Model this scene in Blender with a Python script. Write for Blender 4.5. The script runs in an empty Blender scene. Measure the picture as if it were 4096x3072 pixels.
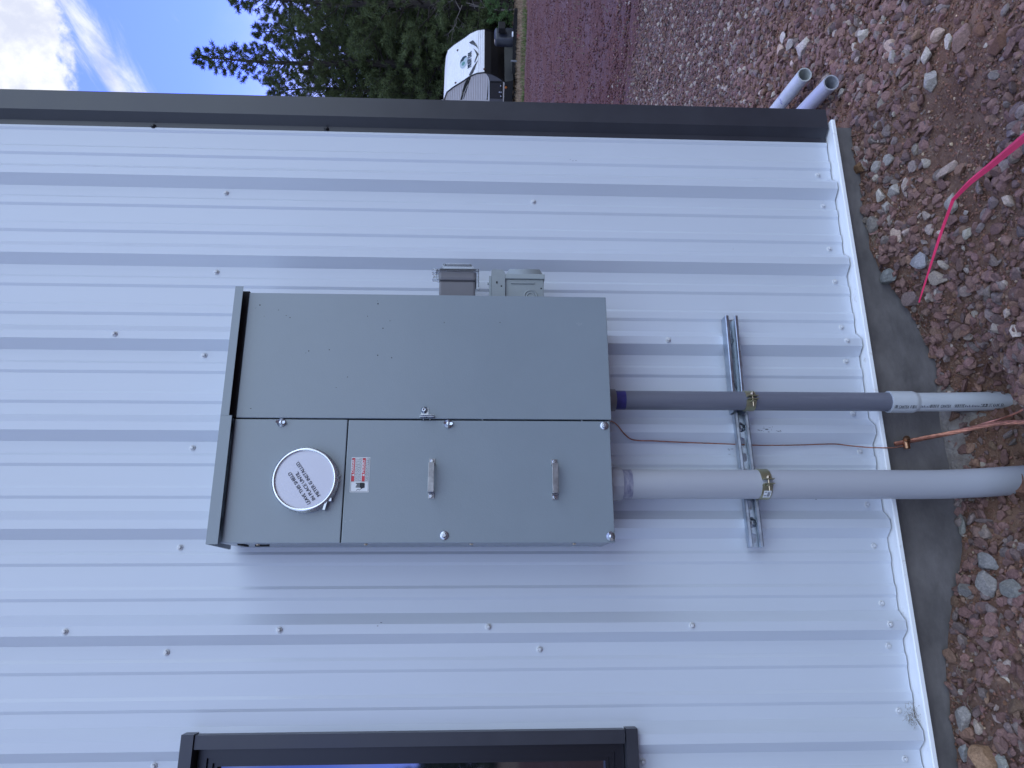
import bpy, bmesh, math, random
import numpy as np
from mathutils import Vector, Matrix
R=math.radians; rng=np.random.default_rng(7); random.seed(7)
S=bpy.context.scene; COL=S.collection
# ------------------------------------------------------------ camera, world, sun, exposure
CP=(-1.43350,-2.24844,1.29658); YAW,PITCH,ROLL=R(16.70832),R(-2.48923),R(.43535); FPX=2830.436
def _axes():
    cy,sy,cp,sp=math.cos(YAW),math.sin(YAW),math.cos(PITCH),math.sin(PITCH)
    f=Vector((sy*cp,cy*cp,sp)); r=Vector((cy,-sy,0)); u=r.cross(f)
    cr,sr=math.cos(ROLL),math.sin(ROLL); return f,cr*r+sr*u,-sr*r+cr*u
CF,CR,CU=_axes(); CP=Vector(CP)
cam=bpy.data.cameras.new('camera'); co=bpy.data.objects.new('camera',cam); COL.objects.link(co)
cam.sensor_width=36; cam.lens=36*FPX/4096; cam.clip_start=.05; cam.clip_end=2000
m=Matrix.Identity(4)
for i in range(3): m[i][0],m[i][1],m[i][2],m[i][3]=-CU[i],CR[i],-CF[i],CP[i]
co.matrix_world=m; S.camera=co
def ray(x,y): return CF+CR*((1536-y)/FPX)+CU*((2048-x)/FPX)
def W(x,y,Y):
    d=ray(x,y); return CP+d*((Y-CP.y)/d.y)
def GZ(x,y,Z):
    d=ray(x,y); return CP+d*((Z-CP.z)/d.z)
SUN_EL,SUN_AZ=R(58),R(20)      # azimuth from +Y toward +X: behind the building
world=bpy.data.worlds.new('World'); S.world=world; world.use_nodes=True
nt=world.node_tree; nt.nodes.clear(); N=nt.nodes.new; L=nt.links.new
out=N('ShaderNodeOutputWorld'); bg=N('ShaderNodeBackground'); bg.inputs['Strength'].default_value=.15
sky=N('ShaderNodeTexSky'); sky.sky_type='NISHITA'; sky.sun_disc=False; sky.sun_elevation=SUN_EL; sky.sun_rotation=SUN_AZ
sky.altitude=2000; sky.air_density=1.0; sky.dust_density=.6; sky.ozone_density=1.0
tc=N('ShaderNodeTexCoord')
def math_(op,a,b=None,c=None,clamp=False,nt_=None):
    n=(nt_ or nt).nodes.new('ShaderNodeMath'); n.operation=op; n.use_clamp=clamp
    for i,v in enumerate((a,b,c)):
        if v is None: continue
        if isinstance(v,(int,float)): n.inputs[i].default_value=v
        else: (nt_ or nt).links.new(v,n.inputs[i])
    return n.outputs[0]
def sstep(v,a,b):
    n=N('ShaderNodeMapRange'); n.interpolation_type='SMOOTHSTEP'; L(v,n.inputs[0]); n.inputs[1].default_value=a; n.inputs[2].default_value=b; return n.outputs[0]
def dotdir(d):
    n=N('ShaderNodeVectorMath'); n.operation='DOT_PRODUCT'; L(tc.outputs['Generated'],n.inputs[0]); n.inputs[1].default_value=Vector(d).normalized(); return n.outputs['Value']
def wnoise(scale,detail,rough,dist=0,vec=None):
    n=N('ShaderNodeTexNoise'); n.inputs['Scale'].default_value=scale; n.inputs['Detail'].default_value=detail; n.inputs['Roughness'].default_value=rough; n.inputs['Distortion'].default_value=dist
    L(vec or tc.outputs['Generated'],n.inputs['Vector']); return n.outputs['Fac']
# cumulus bank high to the right, thin cirrus beside it, broken cloud over the rest of the sky
c1=dotdir(ray(30,130)); nz=wnoise(7,8,.62,.2)
cum=sstep(math_('ADD',math_('MULTIPLY',c1,30.0),math_('MULTIPLY',nz,.60)),30.185,30.235)
mp=N('ShaderNodeMapping'); L(tc.outputs['Generated'],mp.inputs['Vector'])
a1,a2=ray(255,0).normalized(),ray(470,335).normalized(); st=(a2-a1).normalized(); up=a1.normalized(); sd=up.cross(st)
def along(v): 
    return dotdir(v)
cmb=N('ShaderNodeCombineXYZ')
n1=N('ShaderNodeVectorMath'); n1.operation='DOT_PRODUCT'; L(tc.outputs['Generated'],n1.inputs[0]); n1.inputs[1].default_value=st
n2=N('ShaderNodeVectorMath'); n2.operation='DOT_PRODUCT'; L(tc.outputs['Generated'],n2.inputs[0]); n2.inputs[1].default_value=sd
L(math_('MULTIPLY',n1.outputs['Value'],5.0),cmb.inputs[0]); L(math_('MULTIPLY',n2.outputs['Value'],26.0),cmb.inputs[1])
streak=wnoise(1.0,9,.66,.9,cmb.outputs[0])
cd=math_('SUBTRACT',n2.outputs['Value'],float(ray(362,168).normalized().dot(sd)))
band=math_('SUBTRACT',1.0,math_('DIVIDE',math_('ABSOLUTE',cd),.034),clamp=True)
near=sstep(dotdir(ray(380,150)),.985,.9975)
cir=math_('MULTIPLY',math_('MULTIPLY',sstep(math_('ADD',streak,math_('MULTIPLY',band,.42)),.60,1.0),near),.95)
# behind the camera and overhead the cloud is broader and brighter
gen=wnoise(2.3,8,.58,.3); back=math_('MULTIPLY',dotdir((.45,-.85,.25)),.30)
bk=sstep(math_('ADD',gen,back),.60,.78)
view=math_('MAXIMUM',cum,cir); cover=math_('MAXIMUM',0.0,math_('MULTIPLY',math_('MULTIPLY',bk,.8),sstep(dotdir((.4,-.85,.35)),-.2,.3)))
# hazy white between the tree crowns low over the horizon
low=math_('MULTIPLY',math_('MULTIPLY',sstep(math_('MULTIPLY',dotdir((0,0,1)),-1.0),-.36,-.16),sstep(gen,.35,.6)),.8)
view=math_('MAXIMUM',view,low)
mix=N('ShaderNodeMixRGB'); L(cover,mix.inputs[0]); 
sat=N('ShaderNodeMixRGB'); sat.blend_type='MULTIPLY'; sat.inputs[0].default_value=1; L(sky.outputs[0],sat.inputs[1]); sat.inputs[2].default_value=(.62,.66,1.85,1)
L(sat.outputs[0],mix.inputs[1])
shade=N('ShaderNodeMixRGB'); shade.inputs[1].default_value=(8.6,10.8,12.6,1); shade.inputs[2].default_value=(10.8,12.8,14.0,1); L(sstep(wnoise(11,6,.6),.35,.65),shade.inputs[0])
L(shade.outputs[0],mix.inputs[2])
mix2=N('ShaderNodeMixRGB'); L(view,mix2.inputs[0]); L(mix.outputs[0],mix2.inputs[1]); sh2=N('ShaderNodeMixRGB'); sh2.inputs[1].default_value=(3.2,3.4,4.1,1); sh2.inputs[2].default_value=(4.5,4.6,4.8,1); L(sstep(wnoise(16,7,.62),.36,.60),sh2.inputs[0]); L(sh2.outputs[0],mix2.inputs[2])
mix3=N('ShaderNodeMixRGB'); L(math_('MULTIPLY',sstep(dotdir((-1,.15,-.1)),.05,.6),.75),mix3.inputs[0]); L(mix2.outputs[0],mix3.inputs[1]); mix3.inputs[2].default_value=(2.9,3.7,4.3,1)
L(mix3.outputs[0],bg.inputs['Color']); L(bg.outputs[0],out.inputs['Surface'])
sl=bpy.data.lights.new('sun','SUN'); sl.energy=.6; sl.angle=R(14); sl.color=(1,.97,.93)
so=bpy.data.objects.new('sun',sl); COL.objects.link(so)
sd_=Vector((math.cos(SUN_EL)*math.sin(SUN_AZ),math.cos(SUN_EL)*math.cos(SUN_AZ),math.sin(SUN_EL)))
so.rotation_euler=sd_.to_track_quat('Z','Y').to_euler(); so.location=(3,10,20)
S.view_settings.view_transform='Standard'; S.view_settings.look='None'; S.view_settings.gamma=1; S.view_settings.exposure=0.66
S.render.engine='CYCLES'; S.cycles.max_bounces=7; S.cycles.diffuse_bounces=3
# ------------------------------------------------------------ helpers
def link(o,parent=None):
    COL.objects.link(o)
    if parent is not None: o.parent=parent
    return o
def tag(o,label=None,cat=None,group=None,kind=None):
    if label: o['label']=label
    if cat: o['category']=cat
    if group: o['group']=group
    if kind: o['kind']=kind
    return o
def empty(name,label,cat,loc=(0,0,0),group=None):
    o=bpy.data.objects.new(name,None); o.location=loc; o.empty_display_size=.1; link(o); return tag(o,label,cat,group)
class MB:
    """collects shapes in world coordinates, builds one mesh"""
    def __init__(s): s.v=[]; s.f=[]; s.sm=[]
    def add(s,vs,fs,smooth=False):
        k=len(s.v); s.v+= [tuple(v) for v in vs]; s.f+=[tuple(i+k for i in f) for f in fs]; s.sm+=[smooth]*len(fs); return s
    def box(s,a,b,bev=0):
        x0,x1=sorted((a[0],b[0])); y0,y1=sorted((a[1],b[1])); z0,z1=sorted((a[2],b[2]))
        if bev:
            bm=bmesh.new(); bmesh.ops.create_cube(bm,size=1)
            for v in bm.verts: v.co=Vector(((x0+x1)/2+v.co.x*(x1-x0),(y0+y1)/2+v.co.y*(y1-y0),(z0+z1)/2+v.co.z*(z1-z0)))
            bmesh.ops.bevel(bm,geom=bm.edges[:],offset=bev,segments=2,affect='EDGES',profile=.6)
            bm.verts.index_update(); s.add([v.co[:] for v in bm.verts],[[v.index for v in f.verts] for f in bm.faces]); bm.free(); return s
        vs=[(x,y,z) for x in (x0,x1) for y in (y0,y1) for z in (z0,z1)]
        return s.add(vs,[(0,1,3,2),(4,6,7,5),(0,4,5,1),(2,3,7,6),(0,2,6,4),(1,5,7,3)])
    def hexa(s,p):   # 8 points: 4 bottom, 4 top (same winding)
        return s.add(p,[(0,3,2,1),(4,5,6,7),(0,1,5,4),(1,2,6,5),(2,3,7,6),(3,0,4,7)])
    def bar(s,p,q,w,h,up=(0,0,1)):
        p,q=Vector(p),Vector(q); d=(q-p).normalized(); a=d.cross(Vector(up)).normalized(); b=a.cross(d)
        c=[(-1,-1),(1,-1),(1,1),(-1,1)]
        return s.hexa([p+a*(i*w/2)+b*(j*h/2) for i,j in c]+[q+a*(i*w/2)+b*(j*h/2) for i,j in c])
    def tube(s,pts,r,n=16,cap=True,smooth=True):
        pts=[Vector(p) for p in pts]; rs=r if isinstance(r,(list,tuple)) else [r]*len(pts)
        t0=(pts[1]-pts[0]).normalized(); a=t0.orthogonal().normalized(); vs=[]
        for i,p in enumerate(pts):
            t=(pts[min(i+1,len(pts)-1)]-pts[max(i-1,0)]).normalized(); a=(a-t*a.dot(t)).normalized(); b=t.cross(a)
            vs+=[p+(a*math.cos(2*math.pi*k/n)+b*math.sin(2*math.pi*k/n))*rs[i] for k in range(n)]
        fs=[(i*n+k,i*n+(k+1)%n,(i+1)*n+(k+1)%n,(i+1)*n+k) for i in range(len(pts)-1) for k in range(n)]
        s.add(vs,fs,smooth)
        if cap:
            s.add(vs[:n],[tuple(range(n))[::-1]]); s.add(vs[-n:],[tuple(range(n))])
        return s
    def pipe(s,pts,ro,ri,n=24):      # hollow
        s.tube(pts,ro,n,False); s.tube(pts,ri,n,False)
        for e,j in ((0,1),(-1,-2)):
            p=Vector(pts[e]); t=(Vector(pts[1])-Vector(pts[0])).normalized() if e==0 else (Vector(pts[-1])-Vector(pts[-2])).normalized()
            a=t.orthogonal().normalized(); b=t.cross(a); vs=[]
            for rr in (ro,ri): vs+=[p+(a*math.cos(2*math.pi*k/n)+b*math.sin(2*math.pi*k/n))*rr for k in range(n)]
            s.add(vs,[(k,(k+1)%n,n+(k+1)%n,n+k) for k in range(n)])
        return s
    def lathe(s,c,axis,prof,n=20,smooth=True,a0=0,a1=2*math.pi):   # prof [(r,h)]
        c=Vector(c); ax=Vector(axis).normalized(); a=ax.orthogonal().normalized(); b=ax.cross(a); full=abs(a1-a0-2*math.pi)<1e-6; m_=n if full else n+1
        vs=[c+ax*h+(a*math.cos(a0+(a1-a0)*k/n)+b*math.sin(a0+(a1-a0)*k/n))*max(r,1e-5) for r,h in prof for k in range(m_)]
        fs=[(i*m_+k,i*m_+(k+1)%m_,(i+1)*m_+(k+1)%m_,(i+1)*m_+k) for i in range(len(prof)-1) for k in range(n)]
        return s.add(vs,fs,smooth)
    def prism(s,poly,fn,d0,d1):   # poly 2d points, fn(u,v,d)->3d
        n=len(poly); vs=[fn(u,v,d0) for u,v in poly]+[fn(u,v,d1) for u,v in poly]
        return s.add(vs,[tuple(range(n)),tuple(range(n,2*n))[::-1]]+[(i,(i+1)%n,n+(i+1)%n,n+i) for i in range(n)])
    def extrude(s,prof,p0,p1,U,V,closed=False,smooth=False):  # open profile swept from p0 to p1
        U,V=Vector(U),Vector(V); n=len(prof)
        vs=[Vector(p)+U*a+V*b for p in (p0,p1) for a,b in prof]
        k=n if closed else n-1
        return s.add(vs,[(i,(i+1)%n,n+(i+1)%n,n+i) for i in range(k)],smooth)
    def build(s,name,mat,parent=None,loc=None,norm=True):
        me=bpy.data.meshes.new(name); org=Vector(loc) if loc is not None else Vector((0,0,0))
        if parent is not None and loc is None:
            q=parent; org=Vector((0,0,0))
            while q is not None: org+=q.location; q=q.parent
        me.from_pydata([Vector(v)-org for v in s.v],[],s.f); me.polygons.foreach_set('use_smooth',s.sm)
        if norm:
            bm=bmesh.new(); bm.from_mesh(me); bmesh.ops.recalc_face_normals(bm,faces=bm.faces[:]); bm.to_mesh(me); bm.free()
        me.materials.append(mat); o=bpy.data.objects.new(name,me); link(o,parent)
        if loc is not None and parent is None: o.location=loc
        return o
MATS={}
def mat(name,col,rough=.5,metal=0,var=.0,vscale=8,bump=0,bscale=60,spec=.5,stretch=(1,1,1),col2=None,rvar=.0,detail=6,trans=0,coat=0,thr=(.35,.65)):
    if name in MATS: return MATS[name]
    m=bpy.data.materials.new(name); m.use_nodes=True; t=m.node_tree; p=t.nodes['Principled BSDF']; MATS[name]=m
    p.inputs['Base Color'].default_value=(*col,1); p.inputs['Roughness'].default_value=rough; p.inputs['Metallic'].default_value=metal
    p.inputs['Specular IOR Level'].default_value=spec; p.inputs['Transmission Weight'].default_value=trans; p.inputs['Coat Weight'].default_value=coat
    tcn=t.nodes.new('ShaderNodeTexCoord'); mp=t.nodes.new('ShaderNodeMapping'); mp.inputs['Scale'].default_value=stretch; t.links.new(tcn.outputs['Object'],mp.inputs[0])
    if var or col2 or rvar:
        n=t.nodes.new('ShaderNodeTexNoise'); n.inputs['Scale'].default_value=vscale; n.inputs['Detail'].default_value=detail; n.inputs['Roughness'].default_value=.62; t.links.new(mp.outputs[0],n.inputs[0])
        mr=t.nodes.new('ShaderNodeMapRange'); mr.inputs[1].default_value=thr[0]; mr.inputs[2].default_value=thr[1]; t.links.new(n.outputs['Fac'],mr.inputs[0])
        mx=t.nodes.new('ShaderNodeMixRGB'); t.links.new(mr.outputs[0],mx.inputs[0])
        c2=col2 or tuple(min(1,c*(1+var)) for c in col); c1=col if col2 else tuple(c*(1-var) for c in col)
        mx.inputs[1].default_value=(*c1,1); mx.inputs[2].default_value=(*c2,1); t.links.new(mx.outputs[0],p.inputs['Base Color'])
        if rvar:
            m2=t.nodes.new('ShaderNodeMapRange'); m2.inputs[1].default_value=.3; m2.inputs[2].default_value=.7; m2.inputs[3].default_value=rough-rvar; m2.inputs[4].default_value=rough+rvar
            t.links.new(n.outputs['Fac'],m2.inputs[0]); t.links.new(m2.outputs[0],p.inputs['Roughness'])
    if bump:
        n=t.nodes.new('ShaderNodeTexNoise'); n.inputs['Scale'].default_value=bscale; n.inputs['Detail'].default_value=5; t.links.new(mp.outputs[0],n.inputs[0])
        b=t.nodes.new('ShaderNodeBump'); b.inputs['Strength'].default_value=1; b.inputs['Distance'].default_value=bump; t.links.new(n.outputs['Fac'],b.inputs['Height']); t.links.new(b.outputs[0],p.inputs['Normal'])
    return m
M_white=mat('white_painted_steel',(.60,.64,.70),.36,var=.025,vscale=2.2,bump=.0035,bscale=1.1,rvar=.06,stretch=(1,1,.35))
M_sill=mat('white_sill_steel',(.86,.87,.88),.4,col2=(.55,.51,.46),vscale=26,thr=(.62,.82),stretch=(1,1,1))
M_trim=mat('charcoal_trim_steel',(.037,.038,.047),.36,var=.10,vscale=5,rvar=.06,bump=.0008,bscale=6)
M_black=mat('black_frame',(.008,.008,.012),.35)
M_grey=mat('grey_enclosure_paint',(.240,.280,.308),.25,var=.018,vscale=5,bump=.0003,bscale=260,rvar=.025)
M_grey2=mat('grey_box_paint',(.27,.30,.30),.45,var=.05,vscale=14,bump=.0004,bscale=160)
M_plgrey=mat('grey_box_plastic',(.16,.155,.165),.42,var=.04)
M_dark=mat('dark_gap',(.01,.01,.012),.8)
M_zinc=mat('zinc_plated_steel',(.55,.58,.62),.30,1,var=.12,vscale=30,rvar=.12)
M_galv=mat('galvanised_strut',(.42,.47,.53),.34,1,var=.16,vscale=22,rvar=.10)
M_yzinc=mat('yellow_zinc_strap',(.42,.41,.27),.38,.85,var=.12,vscale=40)
M_gold=mat('yellow_zinc_bolt',(.55,.45,.33),.3,1)
M_alu=mat('aluminium_ring',(.72,.74,.76),.28,1,var=.08,vscale=60,rvar=.1)
M_plate=mat('shield_plastic',(.66,.66,.73),.5)
M_ink=mat('black_ink',(.012,.012,.018),.6)
M_inkgrey=mat('grey_ink',(.17,.17,.2),.7)
M_pvc=mat('grey_pvc',(.41,.42,.455),.42,col2=(.27,.27,.31),vscale=34,stretch=(1,1,.07),thr=(.64,.80),rvar=.08)
M_pvclight=mat('light_grey_pvc',(.50,.52,.535),.4,var=.06,vscale=10,stretch=(1,1,.4))
M_pvcdark=mat('dark_grey_pvc',(.145,.15,.185),.42,col2=(.20,.205,.24),vscale=26,stretch=(1,1,.12),thr=(.5,.75))
M_primer=mat('purple_primer',(.028,.024,.14),.35,var=.3,vscale=30)
M_copper=mat('bright_copper',(.62,.27,.19),.36,1,var=.15,vscale=40)
M_copperdull=mat('dull_copper',(.46,.21,.145),.42,.9,var=.25,vscale=60,bump=.001,bscale=200)
M_bronze=mat('bronze_connector',(.36,.20,.12),.38,1,var=.2,vscale=60)
M_pink=mat('pink_tape',(.86,.03,.13),.45,var=.06,vscale=12)
M_label=mat('white_label',(.72,.74,.75),.45)
M_red=mat('red_label_ink',(.55,.035,.05),.5)
M_clear=mat('clear_plastic',(.92,.94,.97),.06,trans=.93)
M_glass=mat('window_glass',(.008,.01,.013),.04,spec=.8)
M_conc=mat('foundation_concrete',(.095,.086,.084),.85,col2=(.165,.150,.145),vscale=7,bump=.0022,bscale=50,detail=9,stretch=(.8,1,1.2))
M_crust=mat('rough_concrete_crust',(.25,.225,.20),.95,col2=(.15,.12,.10),vscale=24,bump=.012,bscale=70,detail=9)
def text_mesh(body,size,align='LEFT'):
    c=bpy.data.curves.new('t','FONT'); c.body=body; c.size=size; c.align_x=align; c.resolution_u=3
    o=bpy.data.objects.new('t',c); COL.objects.link(o); dg=bpy.context.evaluated_depsgraph_get(); me=bpy.data.meshes.new_from_object(o.evaluated_get(dg))
    vs=[v.co.copy() for v in me.vertices]; fs=[tuple(p.vertices) for p in me.polygons]
    bpy.data.objects.remove(o); bpy.data.curves.remove(c); bpy.data.meshes.remove(me); return vs,fs
def text_into(mb,body,size,fn,align='LEFT',sx=1,bold=0):
    vs,fs=text_mesh(body,size,align)
    for k in ([0] if not bold else [-bold,0,bold]):
        mb.add([fn(v.x*sx+k,v.y) + (Vector((0,0,0)) if not k else Vector((0,-k*.06,0))) for v in vs],fs)
# ------------------------------------------------------------ terrain
WX=[-9,-3,-2.4,-1.9,-1.63,-1.30,-1.06,-.9,-.68,-.49,-.33,-.25,.05,.14,.27,.5,1.2,3,9]
WZ=[-.14,-.13,-.125,-.12,-.135,-.235,-.25,-.245,-.255,-.19,-.12,-.095,-.110,-.095,-.115,-.14,-.17,-.18,-.18]
def sm(x,a,b):
    t=np.clip((x-a)/(b-a),0,1); return t*t*(3-2*t)
def vnoise(x,y,s,seed=0):
    x=x*s+seed*17.3; y=y*s-seed*9.1
    return (np.sin(x*1.7+1.3*np.sin(y*1.1+seed))+np.sin(y*2.3+1.7*np.sin(x*.9+2*seed))+np.sin((x+y)*1.31+seed*3.1))/3
def H(x,y):
    x=np.asarray(x,float); y=np.asarray(y,float)
    wall=np.interp(x,WX,WZ); near=np.exp(-np.clip(-y-.02,0,9)/.28); near=np.where(y>0,np.exp(-np.clip(x-.33,0,9)/.3),near)
    far=-.19-.02*sm(-y,.3,2.5)
    z=far+(wall-far)*near
    z=z-.13*np.exp(-((x+1.0)/.34)**2)*np.exp(-((y+.24)/.13)**2)           # trench at the conduits
    z=z-.09*np.exp(-((x+.84)/.10)**2)*np.exp(-((y+.16)/.08)**2)
    z=z-.12*np.exp(-((x+1.08)/.17)**2)*np.exp(-((y+.21)/.11)**2)
    z=z+.05*np.exp(-((x+.05)/.35)**2-((y+.75)/.3)**2)                        # loose dirt heap
    z=z+.035*np.exp(-((x-.9)/.6)**2-((y-.0)/.5)**2)
    fade=sm(np.hypot(x,y),0,1.5)
    z=z+.010*vnoise(x,y,5,1)+.006*vnoise(x,y,13,2)+fade*.02*vnoise(x,y,1.1,3)
    r=np.hypot(x,y); z=z+sm(r,6,20)*(.10+.05*vnoise(x,y,.25,4))
    return z
def G(x,y,off=0):
    d=ray(x,y); t=.8
    while t<80:
        p=CP+d*t
        if p.z<float(H(p.x,p.y))+off: break
        t+=.004 if t<6 else .05
    return CP+d*t
# nonuniform grid: fine beside the wall, coarse towards the horizon
def axis(c0,c1,step):
    a=list(np.arange(c0,c1,step)); v=c1; s=step
    while v<320: a.append(v); s*=1.13; v+=s
    v=c0; s=step; b=[]
    while v>-320: s*=1.13; v-=s; b.append(v)
    return np.array(b[::-1]+a)
gx,gy=axis(-2.6,1.8,.022),axis(-1.6,1.2,.022)
XX,YY=np.meshgrid(gx,gy,indexing='ij'); ZZ=H(XX,YY); hz=vnoise(XX,YY,31,5)*.004+vnoise(XX,YY,57,6)*.002; ZZ=ZZ+hz*(np.hypot(XX,YY)<6)
ins=(XX<.20)&(YY>.03)&(XX>-9.8)&(YY<7.8); ZZ=np.where(ins,-.6,ZZ)
nx,ny=XX.shape; me=bpy.data.meshes.new('ground'); me.vertices.add(nx*ny); me.vertices.foreach_set('co',np.stack([XX,YY,ZZ],-1).ravel())
idx=np.arange(nx*ny).reshape(nx,ny); q=np.stack([idx[:-1,:-1],idx[1:,:-1],idx[1:,1:],idx[:-1,1:]],-1).reshape(-1,4)
me.loops.add(q.size); me.loops.foreach_set('vertex_index',q.ravel()); me.polygons.add(len(q)); me.polygons.foreach_set('loop_start',np.arange(0,q.size,4)); me.update(calc_edges=True)
me.polygons.foreach_set('use_smooth',[True]*len(q))
gm=bpy.data.materials.new('dirt_and_cinder'); gm.use_nodes=True; nt=gm.node_tree; N=nt.nodes.new; L=nt.links.new; P=nt.nodes['Principled BSDF']; P.inputs['Roughness'].default_value=.95; P.inputs['Specular IOR Level'].default_value=.15
geo=N('ShaderNodeNewGeometry'); sep=N('ShaderNodeSeparateXYZ'); L(geo.outputs['Position'],sep.inputs[0])
def gn(scale,detail=6,rough=.65):
    n=N('ShaderNodeTexNoise'); n.inputs['Scale'].default_value=scale; n.inputs['Detail'].default_value=detail; n.inputs['Roughness'].default_value=rough; L(geo.outputs['Position'],n.inputs['Vector']); return n.outputs['Fac']
def mx(f,a,b):
    n=N('ShaderNodeMixRGB')
    for i,v in enumerate((f,a,b)):
        if isinstance(v,tuple): n.inputs[i].default_value=(*v,1)
        elif isinstance(v,float): n.inputs[i].default_value=v
        else: L(v,n.inputs[i])
    return n.outputs[0]
ln=N('ShaderNodeVectorMath'); ln.operation='LENGTH'; L(geo.outputs['Position'],ln.inputs[0]); dist=math_('ADD',ln.outputs['Value'],math_('MULTIPLY',gn(1.5,4),.9))
dirt=mx(sstep(gn(9,8),.35,.65),(.18,.095,.063),(.29,.175,.12)); dirt=mx(math_('MULTIPLY',sstep(gn(120,5),.5,.75),.6),dirt,(.42,.30,.24))
cinder=mx(sstep(gn(30,9,.8),.35,.65),(.070,.029,.027),(.165,.078,.064)); cinder=mx(sstep(gn(1.1,4),.45,.62),cinder,mx(sstep(gn(60,6,.8),.4,.6),(.09,.045,.045),(.17,.10,.10)))
cinder=mx(math_('MULTIPLY',sstep(gn(26,3,.6),.68,.72),.8),cinder,(.36,.26,.24))
grassy=mx(sstep(gn(14,8,.8),.3,.7),(.15,.10,.07),(.33,.24,.17)); grassy=mx(math_('MULTIPLY',sstep(gn(1.6,4),.52,.66),.7),grassy,(.10,.12,.04))
dirt=mx(sstep(dist,1.8,3.0),dirt,mx(sstep(gn(40,7,.75),.4,.6),(.12,.08,.07),(.26,.19,.165))); c=mx(sstep(dist,5.0,5.6),dirt,cinder); c=mx(sstep(dist,25.5,27.0),c,grassy); L(c,P.inputs['Base Color'])
bp=N('ShaderNodeBump'); bp.inputs['Distance'].default_value=.02; bp.inputs['Strength'].default_value=1; L(math_('ADD',math_('MULTIPLY',gn(45,9,.8),.8),math_('MULTIPLY',gn(160,4,.7),.3)),bp.inputs['Height']); L(bp.outputs[0],P.inputs['Normal'])
me.materials.append(gm); ground=link(bpy.data.objects.new('ground',me)); tag(ground,kind='structure')
# ------------------------------------------------------------ rocks
def ico(sub):
    bm=bmesh.new(); bmesh.ops.create_icosphere(bm,subdivisions=sub,radius=1); v=np.array([x.co[:] for x in bm.verts]); f=np.array([[x.index for x in y.verts] for y in bm.faces]); bm.free(); return v,f
IC={k:ico(k) for k in (1,2,3)}
def rock_variant(sub,r,rough=.06,cuts=8):
    v,f=IC[sub]; v=v.copy()
    for _ in range(cuts):
        n=r.normal(size=3); n/=np.linalg.norm(n); d=r.uniform(.38,.80); k=v@n; ov=np.clip(k-d,0,None); v=v-ov[:,None]*n
    v*=1+rough*r.normal(size=(len(v),1)); return v*np.array([1,r.uniform(.7,1),r.uniform(.5,.8)])
def rotm(r,n,flat=.5):
    a=r.uniform(0,2*np.pi,n); b=r.normal(0,flat,n); c=r.normal(0,flat,n)
    ca,sa,cb,sb,cc,sc=np.cos(a),np.sin(a),np.cos(b),np.sin(b),np.cos(c),np.sin(c); z=np.zeros(n); o=np.ones(n)
    A=np.stack([ca,-sa,z,sa,ca,z,z,z,o],-1).reshape(n,3,3); B=np.stack([cb,z,sb,z,o,z,-sb,z,cb],-1).reshape(n,3,3); C=np.stack([o,z,z,z,cc,-sc,z,sc,cc],-1).reshape(n,3,3)
    return A@B@C
rm=bpy.data.materials.new('stone'); rm.use_nodes=True; nt=rm.node_tree; N=nt.nodes.new; L=nt.links.new; P=nt.nodes['Principled BSDF']; P.inputs['Roughness'].default_value=.92; P.inputs['Specular IOR Level'].default_value=.2
at=N('ShaderNodeAttribute'); at.attribute_name='stone_col'; geo=N('ShaderNodeTexCoord')
def gn(scale,detail=6,rough=.65):
    n=N('ShaderNodeTexNoise'); n.inputs['Scale'].default_value=scale; n.inputs['Detail'].default_value=detail; n.inputs['Roughness'].default_value=rough; L(geo.outputs['Object'],n.inputs['Vector']); return n.outputs['Fac']
mr=N('ShaderNodeMapRange'); mr.inputs[1].default_value=.3; mr.inputs[2].default_value=.7; mr.inputs[3].default_value=.62; mr.inputs[4].default_value=1.35; L(gn(150,5,.75),mr.inputs[0])
vm=N('ShaderNodeVectorMath'); vm.operation='SCALE'; L(at.outputs['Color'],vm.inputs[0]); L(mr.outputs[0],vm.inputs['Scale']); L(vm.outputs[0],P.inputs['Base Color'])
bp=N('ShaderNodeBump'); bp.inputs['Distance'].default_value=.004; L(gn(130,7,.75),bp.inputs['Height']); L(bp.outputs[0],P.inputs['Normal'])
RED=np.array([.235,.137,.115]); GREYR=np.array([.26,.20,.175]); PALE=np.array([.47,.385,.31]); BROWN=np.array([.25,.15,.105]); DARKR=np.array([.17,.115,.105])
def rock_cols(r,n,pale=.12,dist_=None):
    t=r.random(n); c=np.where((t<pale)[:,None],PALE,np.where((t<pale+.16)[:,None],GREYR,np.where((t<pale+.28)[:,None],BROWN,np.where((t<pale+.34)[:,None],DARKR,RED))))
    return c*r.uniform(.66,1.15,(n,1))*(1+.02*r.normal(size=(n,3)))
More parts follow.
